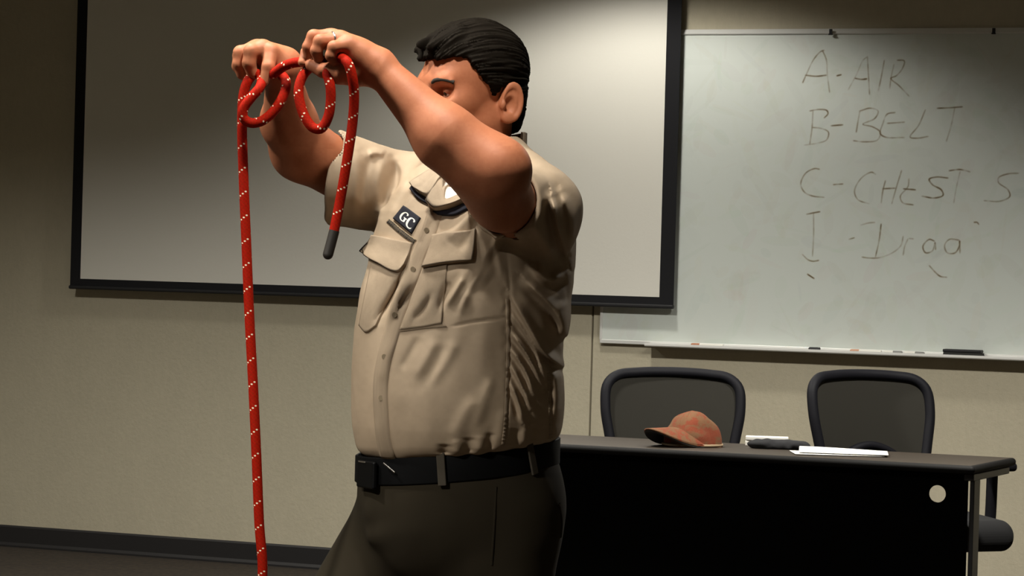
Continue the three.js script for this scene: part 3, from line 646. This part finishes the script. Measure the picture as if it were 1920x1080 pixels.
// folds: a height map over the front of the shirt (x, y of the figure); [points in px, height mm, half width px, skew]
const FX0 = -0.42, FY0 = 0.80, FS = 0.002, FW = 300, FH = 380, foldMap = new Float32Array(FW * FH);
{
  const folds = [
    // pulled folds at the side, right of the side seam
    [[[957, 552], [990, 610], [1026, 667], [1058, 690]], 15.3, 7, 1], [[[957, 583], [985, 625], [1005, 660], [1026, 718]], 13.6, 6, 1], [[[957, 620], [990, 667], [1018, 724]], 13.6, 6, 1], [[[957, 650], [985, 695], [1002, 740]], 11.9, 6, 1],
    [[[957, 680], [979, 724], [996, 765]], 10.2, 5.5, 1], [[[957, 715], [972, 755], [980, 790]], 8.5, 5, 1],
    [[[985, 525], [1015, 555], [1042, 586], [1062, 628]], 18.7, 9, 1], [[[1000, 500], [1031, 527], [1062, 512]], 17, 9, 0.6],
    [[[1033, 370], [1045, 425], [1066, 486]], 17, 9, 1], [[[1000, 420], [1020, 455], [1038, 480]], 11.9, 12, 0.3], [[[1052, 360], [1068, 410], [1072, 470]], 10.2, 8, 0.5],
    [[[1050, 560], [1062, 600], [1050, 640]], 13.6, 12, 0], [[[1040, 690], [1046, 740], [1040, 800]], 11.9, 11, 0],
    // hollow below the arm
    [[[925, 455], [965, 480], [1015, 505]], -24, 34, 0], [[[905, 520], [940, 545], [985, 575]], -10, 26, 0], [[[870, 470], [885, 520], [880, 560]], -7, 18, 0],
    [[[928, 440], [934, 480], [942, 520]], 6, 7, 0.5],
    // chest and belly: long folds down to the left
    [[[752, 522], [735, 555], [708, 600]], -10.8, 5.95, 0], [[[768, 520], [748, 560], [722, 612]], 8.1, 7.65, 0], [[[778, 535], [762, 560], [746, 580]], -6.75, 5.95, 0], [[[800, 545], [780, 580], [755, 615]], 5.4, 8.5, 0], [[[812, 550], [795, 580], [770, 600]], -5.4, 6.8, 0],
    [[[872, 515], [855, 545], [835, 575]], 8.1, 6.8, 0.4], [[[845, 525], [832, 555], [822, 590]], -6.75, 7.65, 0], [[[905, 500], [880, 545], [862, 590]], 6.75, 7.65, 0],
    [[[822, 630], [800, 670], [776, 712]], 4.725, 11.05, 0], [[[858, 632], [835, 675], [805, 720]], 4.05, 11.9, 0], [[[790, 628], [770, 665], [752, 695]], -4.05, 9.35, 0], [[[842, 640], [822, 680], [795, 720]], -3.375, 10.2, 0],
    [[[735, 640], [722, 680], [718, 720]], 3.375, 7.65, 0], [[[895, 740], [870, 780], [850, 820]], 5.4, 13.6, 0], [[[925, 700], [908, 750], [892, 800]], 4.05, 11.05, 0],
    // chest above the pocket, yoke
    [[[885, 395], [860, 425], [835, 450]], 6, 9, 0.5], [[[897, 405], [880, 440], [858, 475]], -6, 9, 0], [[[820, 410], [800, 440], [785, 470]], -4, 8, 0], [[[790, 330], [768, 370], [745, 400]], 5, 9, 0.4], [[[770, 325], [755, 365], [735, 400]], -6, 8, 0], [[[812, 320], [792, 345], [775, 352]], 5, 7, 0.3],
    [[[740, 300], [722, 350], [715, 400]], -7, 9, 0], [[[718, 280], [704, 330], [700, 390]], 5, 9, 0], [[[690, 285], [676, 330], [672, 390]], -4, 9, 0], [[[700, 405], [690, 425], [680, 435]], -4, 8, 0], [[[682, 284], [700, 279], [716, 283]], 9, 8, 0], [[[660, 275], [664, 330], [655, 400]], 5, 9, 0], [[[728, 290], [738, 330], [730, 370]], -8, 8, 0],
    // puckers at the belt
    [[[836, 828], [834, 850]], -8, 12.15, 0], [[[881, 815], [878, 848]], -8, 10.8, 0], [[[921, 806], [917, 842]], -7, 8.1, 0], [[[858, 818], [856, 850]], 4, 10.8, 0], [[[902, 810], [898, 846]], 4, 9.45, 0], [[[968, 800], [964, 836]], -5, 9.45, 0], [[[1000, 795], [1000, 832]], -6, 10.8, 0], [[[985, 800], [983, 834]], 4, 8.1, 0], [[[1022, 800], [1024, 828]], -5, 9.45, 0],
    [[[946, 760], [940, 800], [936, 830]], 4, 12.15, 0],
    // side seam and lower front seam as shallow grooves
    [[[950, 470], [957, 560], [956, 640], [954, 720], [950, 790], [946, 835]], -3.5, 3.2, 0], [[[846, 611], [890, 602], [956, 594]], -2.5, 2.6, 0], [[[1030, 690], [1034, 760], [1036, 830]], -3, 3, 0],
  ];
  for (const f of folds) {
    const pts = f[0].map((p) => at(p[0], p[1], 0.16)), w = f[2] / 985, amp = f[1] / 1000, skew = f[3];
    const c = new THREE.CatmullRomCurve3(pts.map((p) => new THREE.Vector3(p[0], p[1], 0)), false, 'centripetal').getPoints(pts.length * 8);
    let x0 = 9, x1 = -9, y0 = 9, y1 = -9;
    for (const p of c) { x0 = Math.min(x0, p.x); x1 = Math.max(x1, p.x); y0 = Math.min(y0, p.y); y1 = Math.max(y1, p.y); }
    for (let j = Math.max(0, Math.floor((y0 - 3 * w - FY0) / FS)); j <= Math.min(FH - 1, (y1 + 3 * w - FY0) / FS); j++) for (let i = Math.max(0, Math.floor((x0 - 3 * w - FX0) / FS)); i <= Math.min(FW - 1, (x1 + 3 * w - FX0) / FS); i++) {
      const x = FX0 + i * FS, y = FY0 + j * FS;
      let bd = 1e9, bt = 0, side = 0;
      for (let k = 0; k + 1 < c.length; k++) {
        const dx = c[k + 1].x - c[k].x, dy = c[k + 1].y - c[k].y, q = dx * dx + dy * dy;
        const t = clamp(((x - c[k].x) * dx + (y - c[k].y) * dy) / q, 0, 1), ex = x - c[k].x - dx * t, ey = y - c[k].y - dy * t, d = ex * ex + ey * ey;
        if (d < bd) { bd = d; bt = (k + t) / (c.length - 1); side = dx * ey - dy * ex; }
      }
      bd = Math.sqrt(bd);
      const s = side > 0 ? 1 : -1, ww = w * (1 + 0.45 * skew * s), taper = smooth(0, 0.22, bt) * smooth(1, 0.72, bt) * 0.75 + 0.25;
      let h = Math.exp(-((bd / ww) ** 2));
      if (skew && s < 0) h -= 0.55 * skew * Math.exp(-(((bd - 1.6 * w) / (0.9 * w)) ** 2));
      foldMap[j * FW + i] += amp * h * taper;
    }
  }
}
function foldAt(x, y) {
  const a = clamp((x - FX0) / FS, 0, FW - 2), b = clamp((y - FY0) / FS, 0, FH - 2), i = Math.floor(a), j = Math.floor(b), u = a - i, v = b - j, q = j * FW + i;
  return lerp(lerp(foldMap[q], foldMap[q + 1], u), lerp(foldMap[q + FW], foldMap[q + FW + 1], u), v);
}
const lHem = at(943, 384, 0.282), lAxis = norm(V(J.lUpper, J.lShoulder)), rHem = at(626, 331, -0.035), rAxis = norm([-0.98, 0.12, -0.08]);
const shoulders = [cone(at(930, 300, 0.02), at(1005, 395, 0.14), 0.062, 0.083), cone(at(870, 318, -0.01), at(755, 368, -0.12), 0.06, 0.073)];
const lSleeve = cone(at(1005, 396, 0.14), add(lHem, lAxis, 0.03), 0.084, 0.067), rSleeve = cone(at(760, 366, -0.12), add(rHem, rAxis, 0.02), 0.079, 0.094);
const lCarve = cone(mix(J.lShoulder, J.lUpper, 0.6), mix(J.lShoulder, J.lUpper, 1.25), 0.0605, 0.0605), rCarve = cone(mix(J.rShoulder, J.rElbow, 0.5), mix(J.rShoulder, J.rElbow, 1.0), 0.0625, 0.0625);
const neckHole = cone(at(908, 230, 0), at(884, 318, 0.035), 0.070, 0.068), vHole = cone(at(872, 322, 0.07), at(852, 352, 0.16), 0.05, 0.014);
const waistY = (x, z) => { const c = (x + 0.09) / 0.19, s = (z - 0.02) / 0.18; return 0.912 + 0.0215 * clamp(c, -1.2, 1.2) - 0.005 * clamp(s, -1.2, 1.2); };   // height of the belt's middle around the waist
function shirtSDF(x, y, z) {
  const r = rowAt(y), a = (x - r[1]) / r[2], b = (z - r[3]) / r[4], k = Math.sqrt(a * a + b * b), g = Math.sqrt((a / r[2]) ** 2 + (b / r[4]) ** 2) / (k + 1e-6);
  let d = (k - 1) / (g + 1e-6);
  if (k < 0.2) d = -Math.min(r[2], r[4]) * 0.8;
  d = smax(d, y - rows[0][0], 0.03);
  d = smax(d, waistY(x, z) + 0.020 - y, 0.028);
  for (const s of shoulders) d = smin(d, s(x, y, z), 0.04);
  const hl = (x - lHem[0]) * lAxis[0] + (y - lHem[1]) * lAxis[1] + (z - lHem[2]) * lAxis[2], hr = (x - rHem[0]) * rAxis[0] + (y - rHem[1]) * rAxis[1] + (z - rHem[2]) * rAxis[2];
  d = smin(d, smax(lSleeve(x, y, z), hl, 0.006), 0.028);
  d = smin(d, smax(rSleeve(x, y, z), hr, 0.006), 0.03);
  if (Math.abs(d) < 0.05) {
    const front = smooth(-0.17, -0.05, z);
    d -= foldAt(x, y) * front * 0.9;
    d += 0.0012 * noise3(x * 40, y * 26, z * 40) + 0.0022 * noise3(x * 14 + 7, y * 9, z * 14);
  }
  d = smax(d, -lCarve(x, y, z), 0.004);
  d = smax(d, -rCarve(x, y, z), 0.004);
  d = smax(d, -neckHole(x, y, z), 0.006);
  d = smax(d, -vHole(x, y, z), 0.006);
  return d;
}
const clothMap = noiseTexture(512, (i, j) => { const v = 0.93 + 0.045 * noise3(i / 50, j / 50, 41) + 0.03 * noise3(i / 11, j / 11, 42) + 0.04 * (hash3(i, j, 43) - 0.5); return [v, v * 0.995, v * 0.985]; });
const khaki = mat(0.425, 0.322, 0.222, { map: tiled(clothMap, 3), roughness: 0.72, bumpMap: tiled(clothWeave, 14), bumpScale: 0.0005 });
khaki.side = THREE.DoubleSide;
const shirt = part('shirt', meshField(shirtSDF, [-0.40, 0.88, -0.27], [0.20, 1.58, 0.42], 0.0036), khaki, man, 'khaki short-sleeved work shirt with flap pockets');

// cloth pieces laid on a surface: two edge polylines in px, joined by a grid that rests on the surface
function surfaceZ(f, x, y, fallback) {
  let z = 0.42, d;
  for (let i = 0; i < 200 && z > -0.1; i++) { d = f(x, y, z); if (d < 0.0004) return z; z -= Math.max(d * 0.6, 0.0006); }
  return fallback;
}
function laid(f, top, bottom, nU, nV, lift, thick, bulge = () => 0, zFallback = 0.0) {
  const along = (pts) => new THREE.CatmullRomCurve3(pts.map((p) => new THREE.Vector3(p[0], p[1], 0)), false, 'centripetal');
  const A = along(top), B = along(bottom), pos = [], uv = [], idx = [], n1 = nU + 1;
  for (const back of [0, 1]) for (let j = 0; j <= nV; j++) for (let i = 0; i <= nU; i++) {
    const a = A.getPoint(i / nU), b = B.getPoint(i / nU), px = lerp(a.x, b.x, j / nV), py = lerp(a.y, b.y, j / nV), [x, y] = at(px, py, 0.16);
    const z = surfaceZ(f, x, y, zFallback), e = 0.003;
    const g = norm([f(x + e, y, z) - f(x - e, y, z), f(x, y + e, z) - f(x, y - e, z), Math.max(1e-5, f(x, y, z + e) - f(x, y, z - e))]);
    const o = back ? -thick : lift + bulge(i / nU, j / nV);
    pos.push(x + g[0] * o, y + g[1] * o, z + g[2] * o); uv.push(i / nU, 1 - j / nV);
  }
  const S = n1 * (nV + 1);
  for (let j = 0; j < nV; j++) for (let i = 0; i < nU; i++) { const a = j * n1 + i, b = a + n1; idx.push(a, b, b + 1, a, b + 1, a + 1, S + a, S + b + 1, S + b, S + a, S + a + 1, S + b + 1); }
  const ring = [];
  for (let i = 0; i < nU; i++) ring.push(i); for (let j = 0; j < nV; j++) ring.push(j * n1 + nU); for (let i = nU; i > 0; i--) ring.push(nV * n1 + i); for (let j = nV; j > 0; j--) ring.push(j * n1);
  const wallPos = ring.length;
  ring.forEach((a, k) => { const b = ring[(k + 1) % wallPos]; idx.push(a, b, S + b, a, S + b, S + a); });
  const g = new THREE.BufferGeometry();
  g.setAttribute('position', new THREE.Float32BufferAttribute(pos, 3)); g.setAttribute('uv', new THREE.Float32BufferAttribute(uv, 2)); g.setIndex(idx);
  g.computeVertexNormals();
  return g;
}
const khakiFlat = khaki.clone(); khakiFlat.map = clothMap; khakiFlat.bumpMap = tiled(clothWeave, 4);
const placket = part('placket', laid(shirtSDF, [[806, 384], [784, 449], [769, 480], [757, 512], [738, 560], [720, 625], [706, 682], [701, 724], [702, 770], [706, 820], [713, 858]],
  [[832, 392], [814, 449], [800, 482], [790, 512], [770, 560], [750, 625], [734, 682], [729, 724], [730, 770], [734, 820], [742, 858]], 90, 6, 0.0035, 0.003, (u, v) => -0.002 * Math.abs(v * 2 - 1) ** 4), khakiFlat, shirt);
for (const [px, py] of [[800, 432], [775, 505], [741, 590], [722, 668], [716, 745]]) {
  const [x, y] = at(px, py, 0.16);
  part('button', new THREE.CylinderGeometry(0.0052, 0.0052, 0.002, 18).rotateX(Math.PI / 2).rotateY(-0.5).translate(x, y, surfaceZ(shirtSDF, x, y, 0.1) + 0.0045), mat(0.22, 0.17, 0.11, { roughness: 0.4 }), placket);
}
const rFlapUp = (u, v) => 0.006 * smooth(0.3, 1, v) + 0.002 * Math.sin(u * 6);
part('pocket_body', laid(shirtSDF, [[696, 485], [730, 500], [758, 500]], [[672, 612], [686, 624], [706, 612]], 20, 30, 0.0035, 0.003, (u, v) => 0.003 * Math.sin(v * 3.1) * Math.sin(u * 3.1)), khakiFlat, shirt);
part('pocket_body', laid(shirtSDF, [[796, 497], [820, 494], [840, 492]], [[752, 618], [795, 613], [830, 606]], 22, 30, 0.003, 0.003, (u, v) => 0.003 * Math.sin(v * 3.1) * Math.sin(u * 3.1)), khakiFlat, shirt);
part('pocket_flap', laid(shirtSDF, [[692, 440], [733, 447], [775, 456]], [[674, 471], [712, 495], [748, 511], [763, 498]], 26, 16, 0.005, 0.003, rFlapUp, -0.03), khakiFlat, shirt);
part('pocket_flap', laid(shirtSDF, [[812, 441], [850, 435], [893, 430]], [[795, 503], [840, 495], [887, 488]], 26, 16, 0.005, 0.003, rFlapUp), khakiFlat, shirt);
part('pocket_hem', laid(shirtSDF, [[752, 612], [795, 605], [828, 598]], [[750, 622], [795, 616], [840, 612]], 16, 4, 0.0014, 0.002), khakiFlat, shirt);
for (const [a, b] of [[[[948, 560], [950, 640], [948, 720], [945, 790], [940, 832]], [[955, 560], [957, 640], [955, 720], [952, 790], [947, 832]]], [[[1026, 700], [1029, 760], [1030, 826]], [[1032, 700], [1035, 760], [1036, 826]]]])
  part('felled_seam', laid(shirtSDF, a, b, 80, 2, 0.0008, 0.002, (u) => 0.0011 * Math.sin(u * 150) * (0.5 + 0.5 * noise3(u * 20, 0, 1))), khakiFlat, shirt);
// embroidered patch
const patchTex = canvasTexture(256, 192, (g, W, H) => {
  g.fillStyle = 'rgb(22,22,34)'; g.fillRect(0, 0, W, H);
  g.fillStyle = 'rgb(226,224,214)'; g.font = 'bold 150px serif'; g.textAlign = 'center'; g.textBaseline = 'middle';
  g.save(); g.translate(W * 0.36, H * 0.5); g.scale(0.95, 1.0); g.fillText('G', 0, 4); g.restore();
  g.save(); g.translate(W * 0.74, H * 0.56); g.scale(0.98, 1.05); g.fillText('C', 0, 4); g.restore();
});
part('name_patch', laid(shirtSDF, [[757, 386], [772, 396], [789, 409]], [[737, 410], [754, 424], [772, 439]], 14, 12, 0.004, 0.002), new THREE.MeshStandardMaterial({ map: patchTex, roughness: 0.85 }), shirt, 'dark navy patch with the white letters GC');
const threadTex = canvasTexture(256, 32, (g, W, H) => {
  g.fillStyle = 'rgb(140,122,96)'; g.fillRect(0, 0, W, H);
  for (let x = 6; x < W - 8;) { const w = 5 + rnd() * 9; g.fillStyle = 'rgb(34,30,28)'; g.fillRect(x, 3 + rnd() * 3, w, 23 + rnd() * 3); g.fillStyle = 'rgb(140,122,96)'; g.fillRect(x + w * 0.35, 12, w * 0.25, 6); x += w + 2; }
});
part('patch_caption', laid(shirtSDF, [[728, 408], [754, 430], [781, 450]], [[722, 415], [748, 438], [775, 458]], 14, 3, 0.0012, 0.002), new THREE.MeshStandardMaterial({ map: threadTex, roughness: 0.9 }), shirt, 'line of small dark embroidered letters, not legible');
// collar and undershirt
const collarMat = khakiFlat.clone(); collarMat.color.setRGB(0.45, 0.35, 0.25);
part('undershirt', laid(shirtSDF, [[832, 346], [850, 350], [888, 350]], [[832, 388], [850, 384], [888, 374]], 12, 8, 0.010, 0.02, () => 0, 0.1), mat(0.80, 0.78, 0.73, { roughness: 0.9 }), man, 'white undershirt at the open collar');
part('collar', laid(shirtSDF, [[772, 347], [800, 328], [831, 313]], [[789, 366], [806, 374], [834, 330]], 18, 8, 0.012, 0.001, (u, v) => 0.006 * v), collarMat, shirt);
part('collar', laid(shirtSDF, [[831, 326], [837, 356], [838, 380], [862, 372], [890, 362]], [[804, 386], [817, 397], [845, 394], [868, 384], [892, 372]], 26, 8, 0.014, 0.001, (u, v) => 0.007 * v), collarMat, shirt);
const navy = mat(0.010, 0.010, 0.020, { roughness: 0.85 });  // dark navy strip along the lower edge of each collar leaf
part('collar_strip', laid(shirtSDF, [[812, 398], [845, 395], [868, 385], [894, 372]], [[822, 404], [850, 405], [878, 394], [898, 382]], 18, 4, 0.006, 0.001), navy, shirt, 'dark navy strip below the collar leaf');
part('collar_strip', laid(shirtSDF, [[773, 349], [786, 365], [806, 376]], [[769, 355], [782, 372], [803, 384]], 14, 4, 0.006, 0.001), navy, shirt, 'dark navy strip below the collar leaf');
{
  // the stand of the collar behind the neck
  const pts = []; for (let k = 0; k <= 14; k++) { const a = -0.5 + k / 14 * 3.4; pts.push([Math.cos(a), Math.sin(a)]); }
  const c = at(918, 282, 0.0), pos = [], idx = [], n = pts.length;
  for (const [s, h] of [[1.0, -0.03], [1.0, 0.026], [0.94, 0.028], [0.94, -0.03]]) for (const [u, w] of pts) pos.push(c[0] + u * 0.072 * s, c[1] + h - 0.30 * u * -0.03, c[2] - w * 0.072 * s);
  for (let k = 0; k < 3; k++) for (let i = 0; i + 1 < n; i++) { const a = k * n + i, b = a + n; idx.push(a, b, b + 1, a, b + 1, a + 1); }
  const g = new THREE.BufferGeometry(); g.setAttribute('position', new THREE.Float32BufferAttribute(pos, 3)); g.setIndex(idx); g.computeVertexNormals();
  part('collar_stand', planarUV(g), collarMat, shirt);
}

// ---- trousers, belt, shoes
const olive = new THREE.MeshPhysicalMaterial({ specularIntensity: 0.25, color: new THREE.Color().setRGB(0.028, 0.022, 0.0135), roughness: 0.9, bumpMap: tiled(clothWeave, 14), bumpScale: 0.0005 });
const pelvis = [ellipsoid([-0.090, 0.86, 0.018], [0.196, 0.20, 0.182]), ellipsoid([-0.088, 0.78, 0.0], [0.180, 0.14, 0.165])];
const legs = [
  [cone([-0.168, 0.80, -0.06], [-0.385, 0.47, 0.03], 0.112, 0.085), cone([-0.385, 0.47, 0.03], [-0.46, 0.07, -0.01], 0.085, 0.072)],
  [cone([-0.01, 0.82, 0.055], [-0.02, 0.46, 0.07], 0.122, 0.088), cone([-0.02, 0.46, 0.07], [0.02, 0.07, 0.02], 0.088, 0.074)],
];
const trouserFolds = [[at(700, 960, 0.1), at(800, 925, 0.15)], [at(690, 1010, 0.1), at(790, 985, 0.15)], [at(930, 930, 0.15), at(1030, 1000, 0.1)], [at(900, 1060, 0.15), at(1000, 1010, 0.12)], [at(760, 1050, 0.1), at(860, 1010, 0.15)]].map(([a, b]) => cone(a, b, 0, 0));
function trouserSDF(x, y, z) {
  let d = smin(pelvis[0](x, y, z), pelvis[1](x, y, z), 0.05);
  for (const l of legs) d = smin(d, smin(l[0](x, y, z), l[1](x, y, z), 0.03), 0.035);
  if (Math.abs(d) < 0.05) {
    for (const f of trouserFolds) d -= 0.008 * Math.exp(-((f(x, y, z) / 0.02) ** 2));
    d += 0.003 * noise3(x * 16, y * 11, z * 16);
  }
  d = smax(d, y - waistY(x, z) - 0.022, 0.006);
  return smax(d, 0.035 - y, 0.004);
}
const trousers = part('trousers', meshField(trouserSDF, [-0.60, 0.02, -0.24], [0.18, 0.98, 0.26], 0.006), olive, man, 'dark olive brown work trousers');
{
  const belt = [], bi = [], n = 120, prof = [[0.004, 0.026], [0.008, 0.024], [0.008, -0.024], [0.004, -0.027], [-0.008, -0.024], [-0.008, 0.024]];
  const ringAt = (a, off) => {
    const dx = Math.cos(a), dz = Math.sin(a), o = [-0.088, 0, 0.018];
    let r = 0.3;
    for (let i = 0; i < 60; i++) { const x = o[0] + dx * r, z = o[2] + dz * r, d = trouserSDF(x, waistY(x, z) - 0.004, z); if (d < 0.0005) break; r -= Math.max(d * 0.5, 0.0008); }
    return [o[0] + dx * (r + off), o[2] + dz * (r + off)];
  };
  for (let i = 0; i < n; i++) for (const [o, h] of prof) { const [x, z] = ringAt(i / n * Math.PI * 2, o); belt.push(x, waistY(x, z) + h, z); }
  const m = prof.length;
  for (let i = 0; i < n; i++) for (let k = 0; k < m; k++) { const a = i * m + k, b = i * m + (k + 1) % m, c = ((i + 1) % n) * m + k, d = ((i + 1) % n) * m + (k + 1) % m; bi.push(a, c, b, b, c, d); }
  const g = new THREE.BufferGeometry(); g.setAttribute('position', new THREE.Float32BufferAttribute(belt, 3)); g.setIndex(bi); g.computeVertexNormals();
  const bl = part('belt', planarUV(g), new THREE.MeshPhysicalMaterial({ color: 0x050506, roughness: 0.7, specularIntensity: 0.25 }), man, 'wide black belt');
  const put = (name, a, h, w, t, tilt, material, parent, off = 0.009, dy = 0) => {
    const [x, z] = ringAt(a, off), b = rbox(w, h, t, Math.min(w, h, t) * 0.4);
    b.rotateZ(tilt).rotateY(Math.PI / 2 - a).translate(x, waistY(x, z) + dy, z);
    return part(name, b, material, parent);
  };
  const litLoopMat = mat(0.05, 0.04, 0.027, { roughness: 0.9 });  // trouser cloth made lighter: light on the loops is put into the colour
  for (const [a, tilt] of [[0.78, 0.3], [1.75, 0.1], [-0.6, 0], [-1.6, 0], [-2.6, 0]]) put('belt_loop', a, 0.062, 0.016, 0.005, tilt, litLoopMat, trousers, 0.0115);
  const buckle = put('buckle', 2.62, 0.052, 0.07, 0.010, 0, new THREE.MeshPhysicalMaterial({ color: 0x070708, roughness: 0.5, specularIntensity: 0.3 }), bl, 0.012, -0.006);
  put('buckle_edge', 2.28, 0.0035, 0.034, 0.003, -0.5, M.silver, buckle, 0.016, 0.008);
  put('buckle_edge', 2.66, 0.003, 0.03, 0.003, 0, M.silver, buckle, 0.018, 0.0185);
  // front and back pocket edges
  part('pocket_edge', tube([at(1047, 940, 0.06), at(1052, 975, 0.055), at(1050, 1005, 0.06)].map((p) => { let z = 0.4; while (z > -0.1 && trouserSDF(p[0], p[1], z) > 0) z -= 0.001; return [p[0], p[1], Math.max(z, 0.02)]; }), 0.003, 20, 8), olive, trousers);
  part('side_seam', tube([[930, 912], [928, 960], [925, 1010], [922, 1060]].map((p) => { const q = at(...p, 0.18); let z = 0.4; while (z > -0.1 && trouserSDF(q[0], q[1], z) > 0) z -= 0.001; return [q[0], q[1], z]; }), 0.0025, 30, 8), olive, trousers);
  for (const [x, z, a] of [[-0.475, -0.005, 2.55], [0.012, 0.03, 2.55]]) {
    const f = (X, Y, Z) => {
      const c = Math.cos(a), s = Math.sin(a), u = (X - x) * c - (Z - z) * -s, w = -(X - x) * s * -1 + (Z - z) * c;
      let d = smin(ellipsoid([0.03, 0.045, 0], [0.135, 0.048, 0.05])(u, Y, w), ellipsoid([-0.035, 0.07, 0], [0.06, 0.07, 0.046])(u, Y, w), 0.03);
      return smax(d, 0.003 - Y, 0.006);
    };
    part('shoe', meshField(f, [x - 0.2, -0.01, z - 0.2], [x + 0.2, 0.16, z + 0.2], 0.006), mat(0.012, 0.01, 0.008, { roughness: 0.5 }), man);
  }
}
// wedding ring
{
  const a = at(638, 75, 0.346), b = at(600, 77, 0.36), d = norm(V(b, a)), c = mix(a, b, 0.36);
  const g = new THREE.TorusGeometry(0.0142, 0.0022, 10, 36);
  g.applyQuaternion(new THREE.Quaternion().setFromUnitVectors(new THREE.Vector3(0, 0, 1), new THREE.Vector3(...d))).translate(...c);
  part('ring', g, M.silver, man, 'silver finger ring');
}

// ------------------------------------------------------------------ the rope
{
  const t = thing('climbing_rope', 'red kernmantle rope with white flecks held in two loops', 'rope', manAt, TURN);
  const path = [
    [-0.42, 0.011, 0.05], [-0.36, 0.011, 0.16], [-0.44, 0.011, 0.27], [-0.55, 0.011, 0.24], [-0.56, 0.012, 0.12], [-0.50, 0.03, 0.10], [-0.487, 0.12, 0.17], [-0.486, 0.35, 0.22],
    at(492, 1085, 0.25), at(486, 980, 0.25), at(481, 860, 0.25), at(475, 730, 0.25), at(468, 600, 0.25), at(462, 460, 0.25), at(457, 340, 0.25), at(454, 230, 0.25), at(457, 175, 0.25), at(466, 150, 0.25), at(478, 138, 0.245), at(490, 146, 0.262),
    at(487, 164, 0.282), at(471, 183, 0.288), at(457, 203, 0.288), at(456, 220, 0.286), at(468, 230, 0.284), at(488, 228, 0.282), at(509, 213, 0.280), at(526, 190, 0.278), at(536, 165, 0.272), at(534, 148, 0.262), at(522, 138, 0.25), at(508, 138, 0.255),
    at(513, 138, 0.275), at(533, 124, 0.29), at(556, 117, 0.30), at(578, 117, 0.315), at(600, 121, 0.338), at(612, 136, 0.356), at(619, 160, 0.362), at(620, 190, 0.360), at(615, 220, 0.357), at(602, 241, 0.354), at(588, 240, 0.350), at(573, 222, 0.346), at(563, 195, 0.342), at(560, 168, 0.338), at(568, 142, 0.332), at(585, 124, 0.322),
    at(612, 113, 0.33), at(636, 108, 0.365), at(652, 118, 0.385), at(660, 142, 0.385), at(664, 180, 0.375), at(661, 230, 0.365), at(654, 280, 0.36), at(645, 335, 0.355), at(636, 385, 0.35), at(625, 440, 0.35),
  ];
  const end = [at(627, 432, 0.35), at(621, 455, 0.35), at(615, 477, 0.35)];
  const R = 0.0092, curve = new THREE.CatmullRomCurve3(path.map((p) => new THREE.Vector3(...p)), false, 'centripetal'), len = curve.getLength();
  const g = new THREE.TubeGeometry(curve, 900, R, 16, false);
  const PITCHM = 0.044, uv = g.attributes.uv;
  for (let i = 0; i < uv.count; i++) uv.setX(i, uv.getX(i) * len / PITCHM);
  const braid = (g2, W, H, colour) => {
    for (let j = -2; j < 14; j++) for (let i = -2; i < 14; i++) for (const s of [0, 1]) {
      const x = (i + (s ? 0.5 : 0)) * W / 12, y = (j + (s ? 0.5 : 0)) * H / 12;
      g2.save(); g2.translate(x, y); g2.rotate(s ? 0.7 : -0.7);
      g2.fillStyle = colour(i, j, s); g2.beginPath(); g2.ellipse(0, 0, W / 17, H / 34, 0, 0, 7); g2.fill(); g2.restore();
    }
  };
  const tex = canvasTexture(256, 256, (c, W, H) => {
    c.fillStyle = 'rgb(124,14,2)'; c.fillRect(0, 0, W, H);
    braid(c, W, H, (i, j, s) => `rgb(${142 + ((i * 7 + j * 3 + s) % 5) * 6},${19 + ((i + j) % 3) * 4},3)`);
    for (const [u0, v0] of [[0.1, 0.05], [0.6, 0.55]]) for (let k = 0; k < 4; k++) {   // tracer threads: short slanting rows of flecks, on opposite sides by turns
      c.fillStyle = 'rgb(242,226,196)';
      for (const dx of [-W, 0, W]) for (const dy of [-H, 0, H]) { c.beginPath(); c.ellipse((u0 + k * 0.085) * W + dx, (v0 + k * 0.10) * H + dy, 8.5, 10, 0.6, 0, 7); c.fill(); }
    }
  });
  const bump = canvasTexture(256, 256, (c, W, H) => { c.fillStyle = 'rgb(60,60,60)'; c.fillRect(0, 0, W, H); braid(c, W, H, () => 'rgb(210,210,210)'); }, false);
  part('sheath', g, new THREE.MeshPhysicalMaterial({ map: tex, bumpMap: bump, bumpScale: 0.0008, roughness: 0.75, specularIntensity: 0.2 }), t);
  part('taped_end', merge([tube(end, R * 1.04, 20, 16), new THREE.SphereGeometry(R * 1.03, 16, 10).translate(...end[2])]), mat(0.02, 0.016, 0.012, { roughness: 0.6 }), t, 'black taped rope end');
}

scene.traverse((o) => { if (o.isMesh) o.castShadow = o.receiveShadow = true; });
renderer.render(scene, camera);
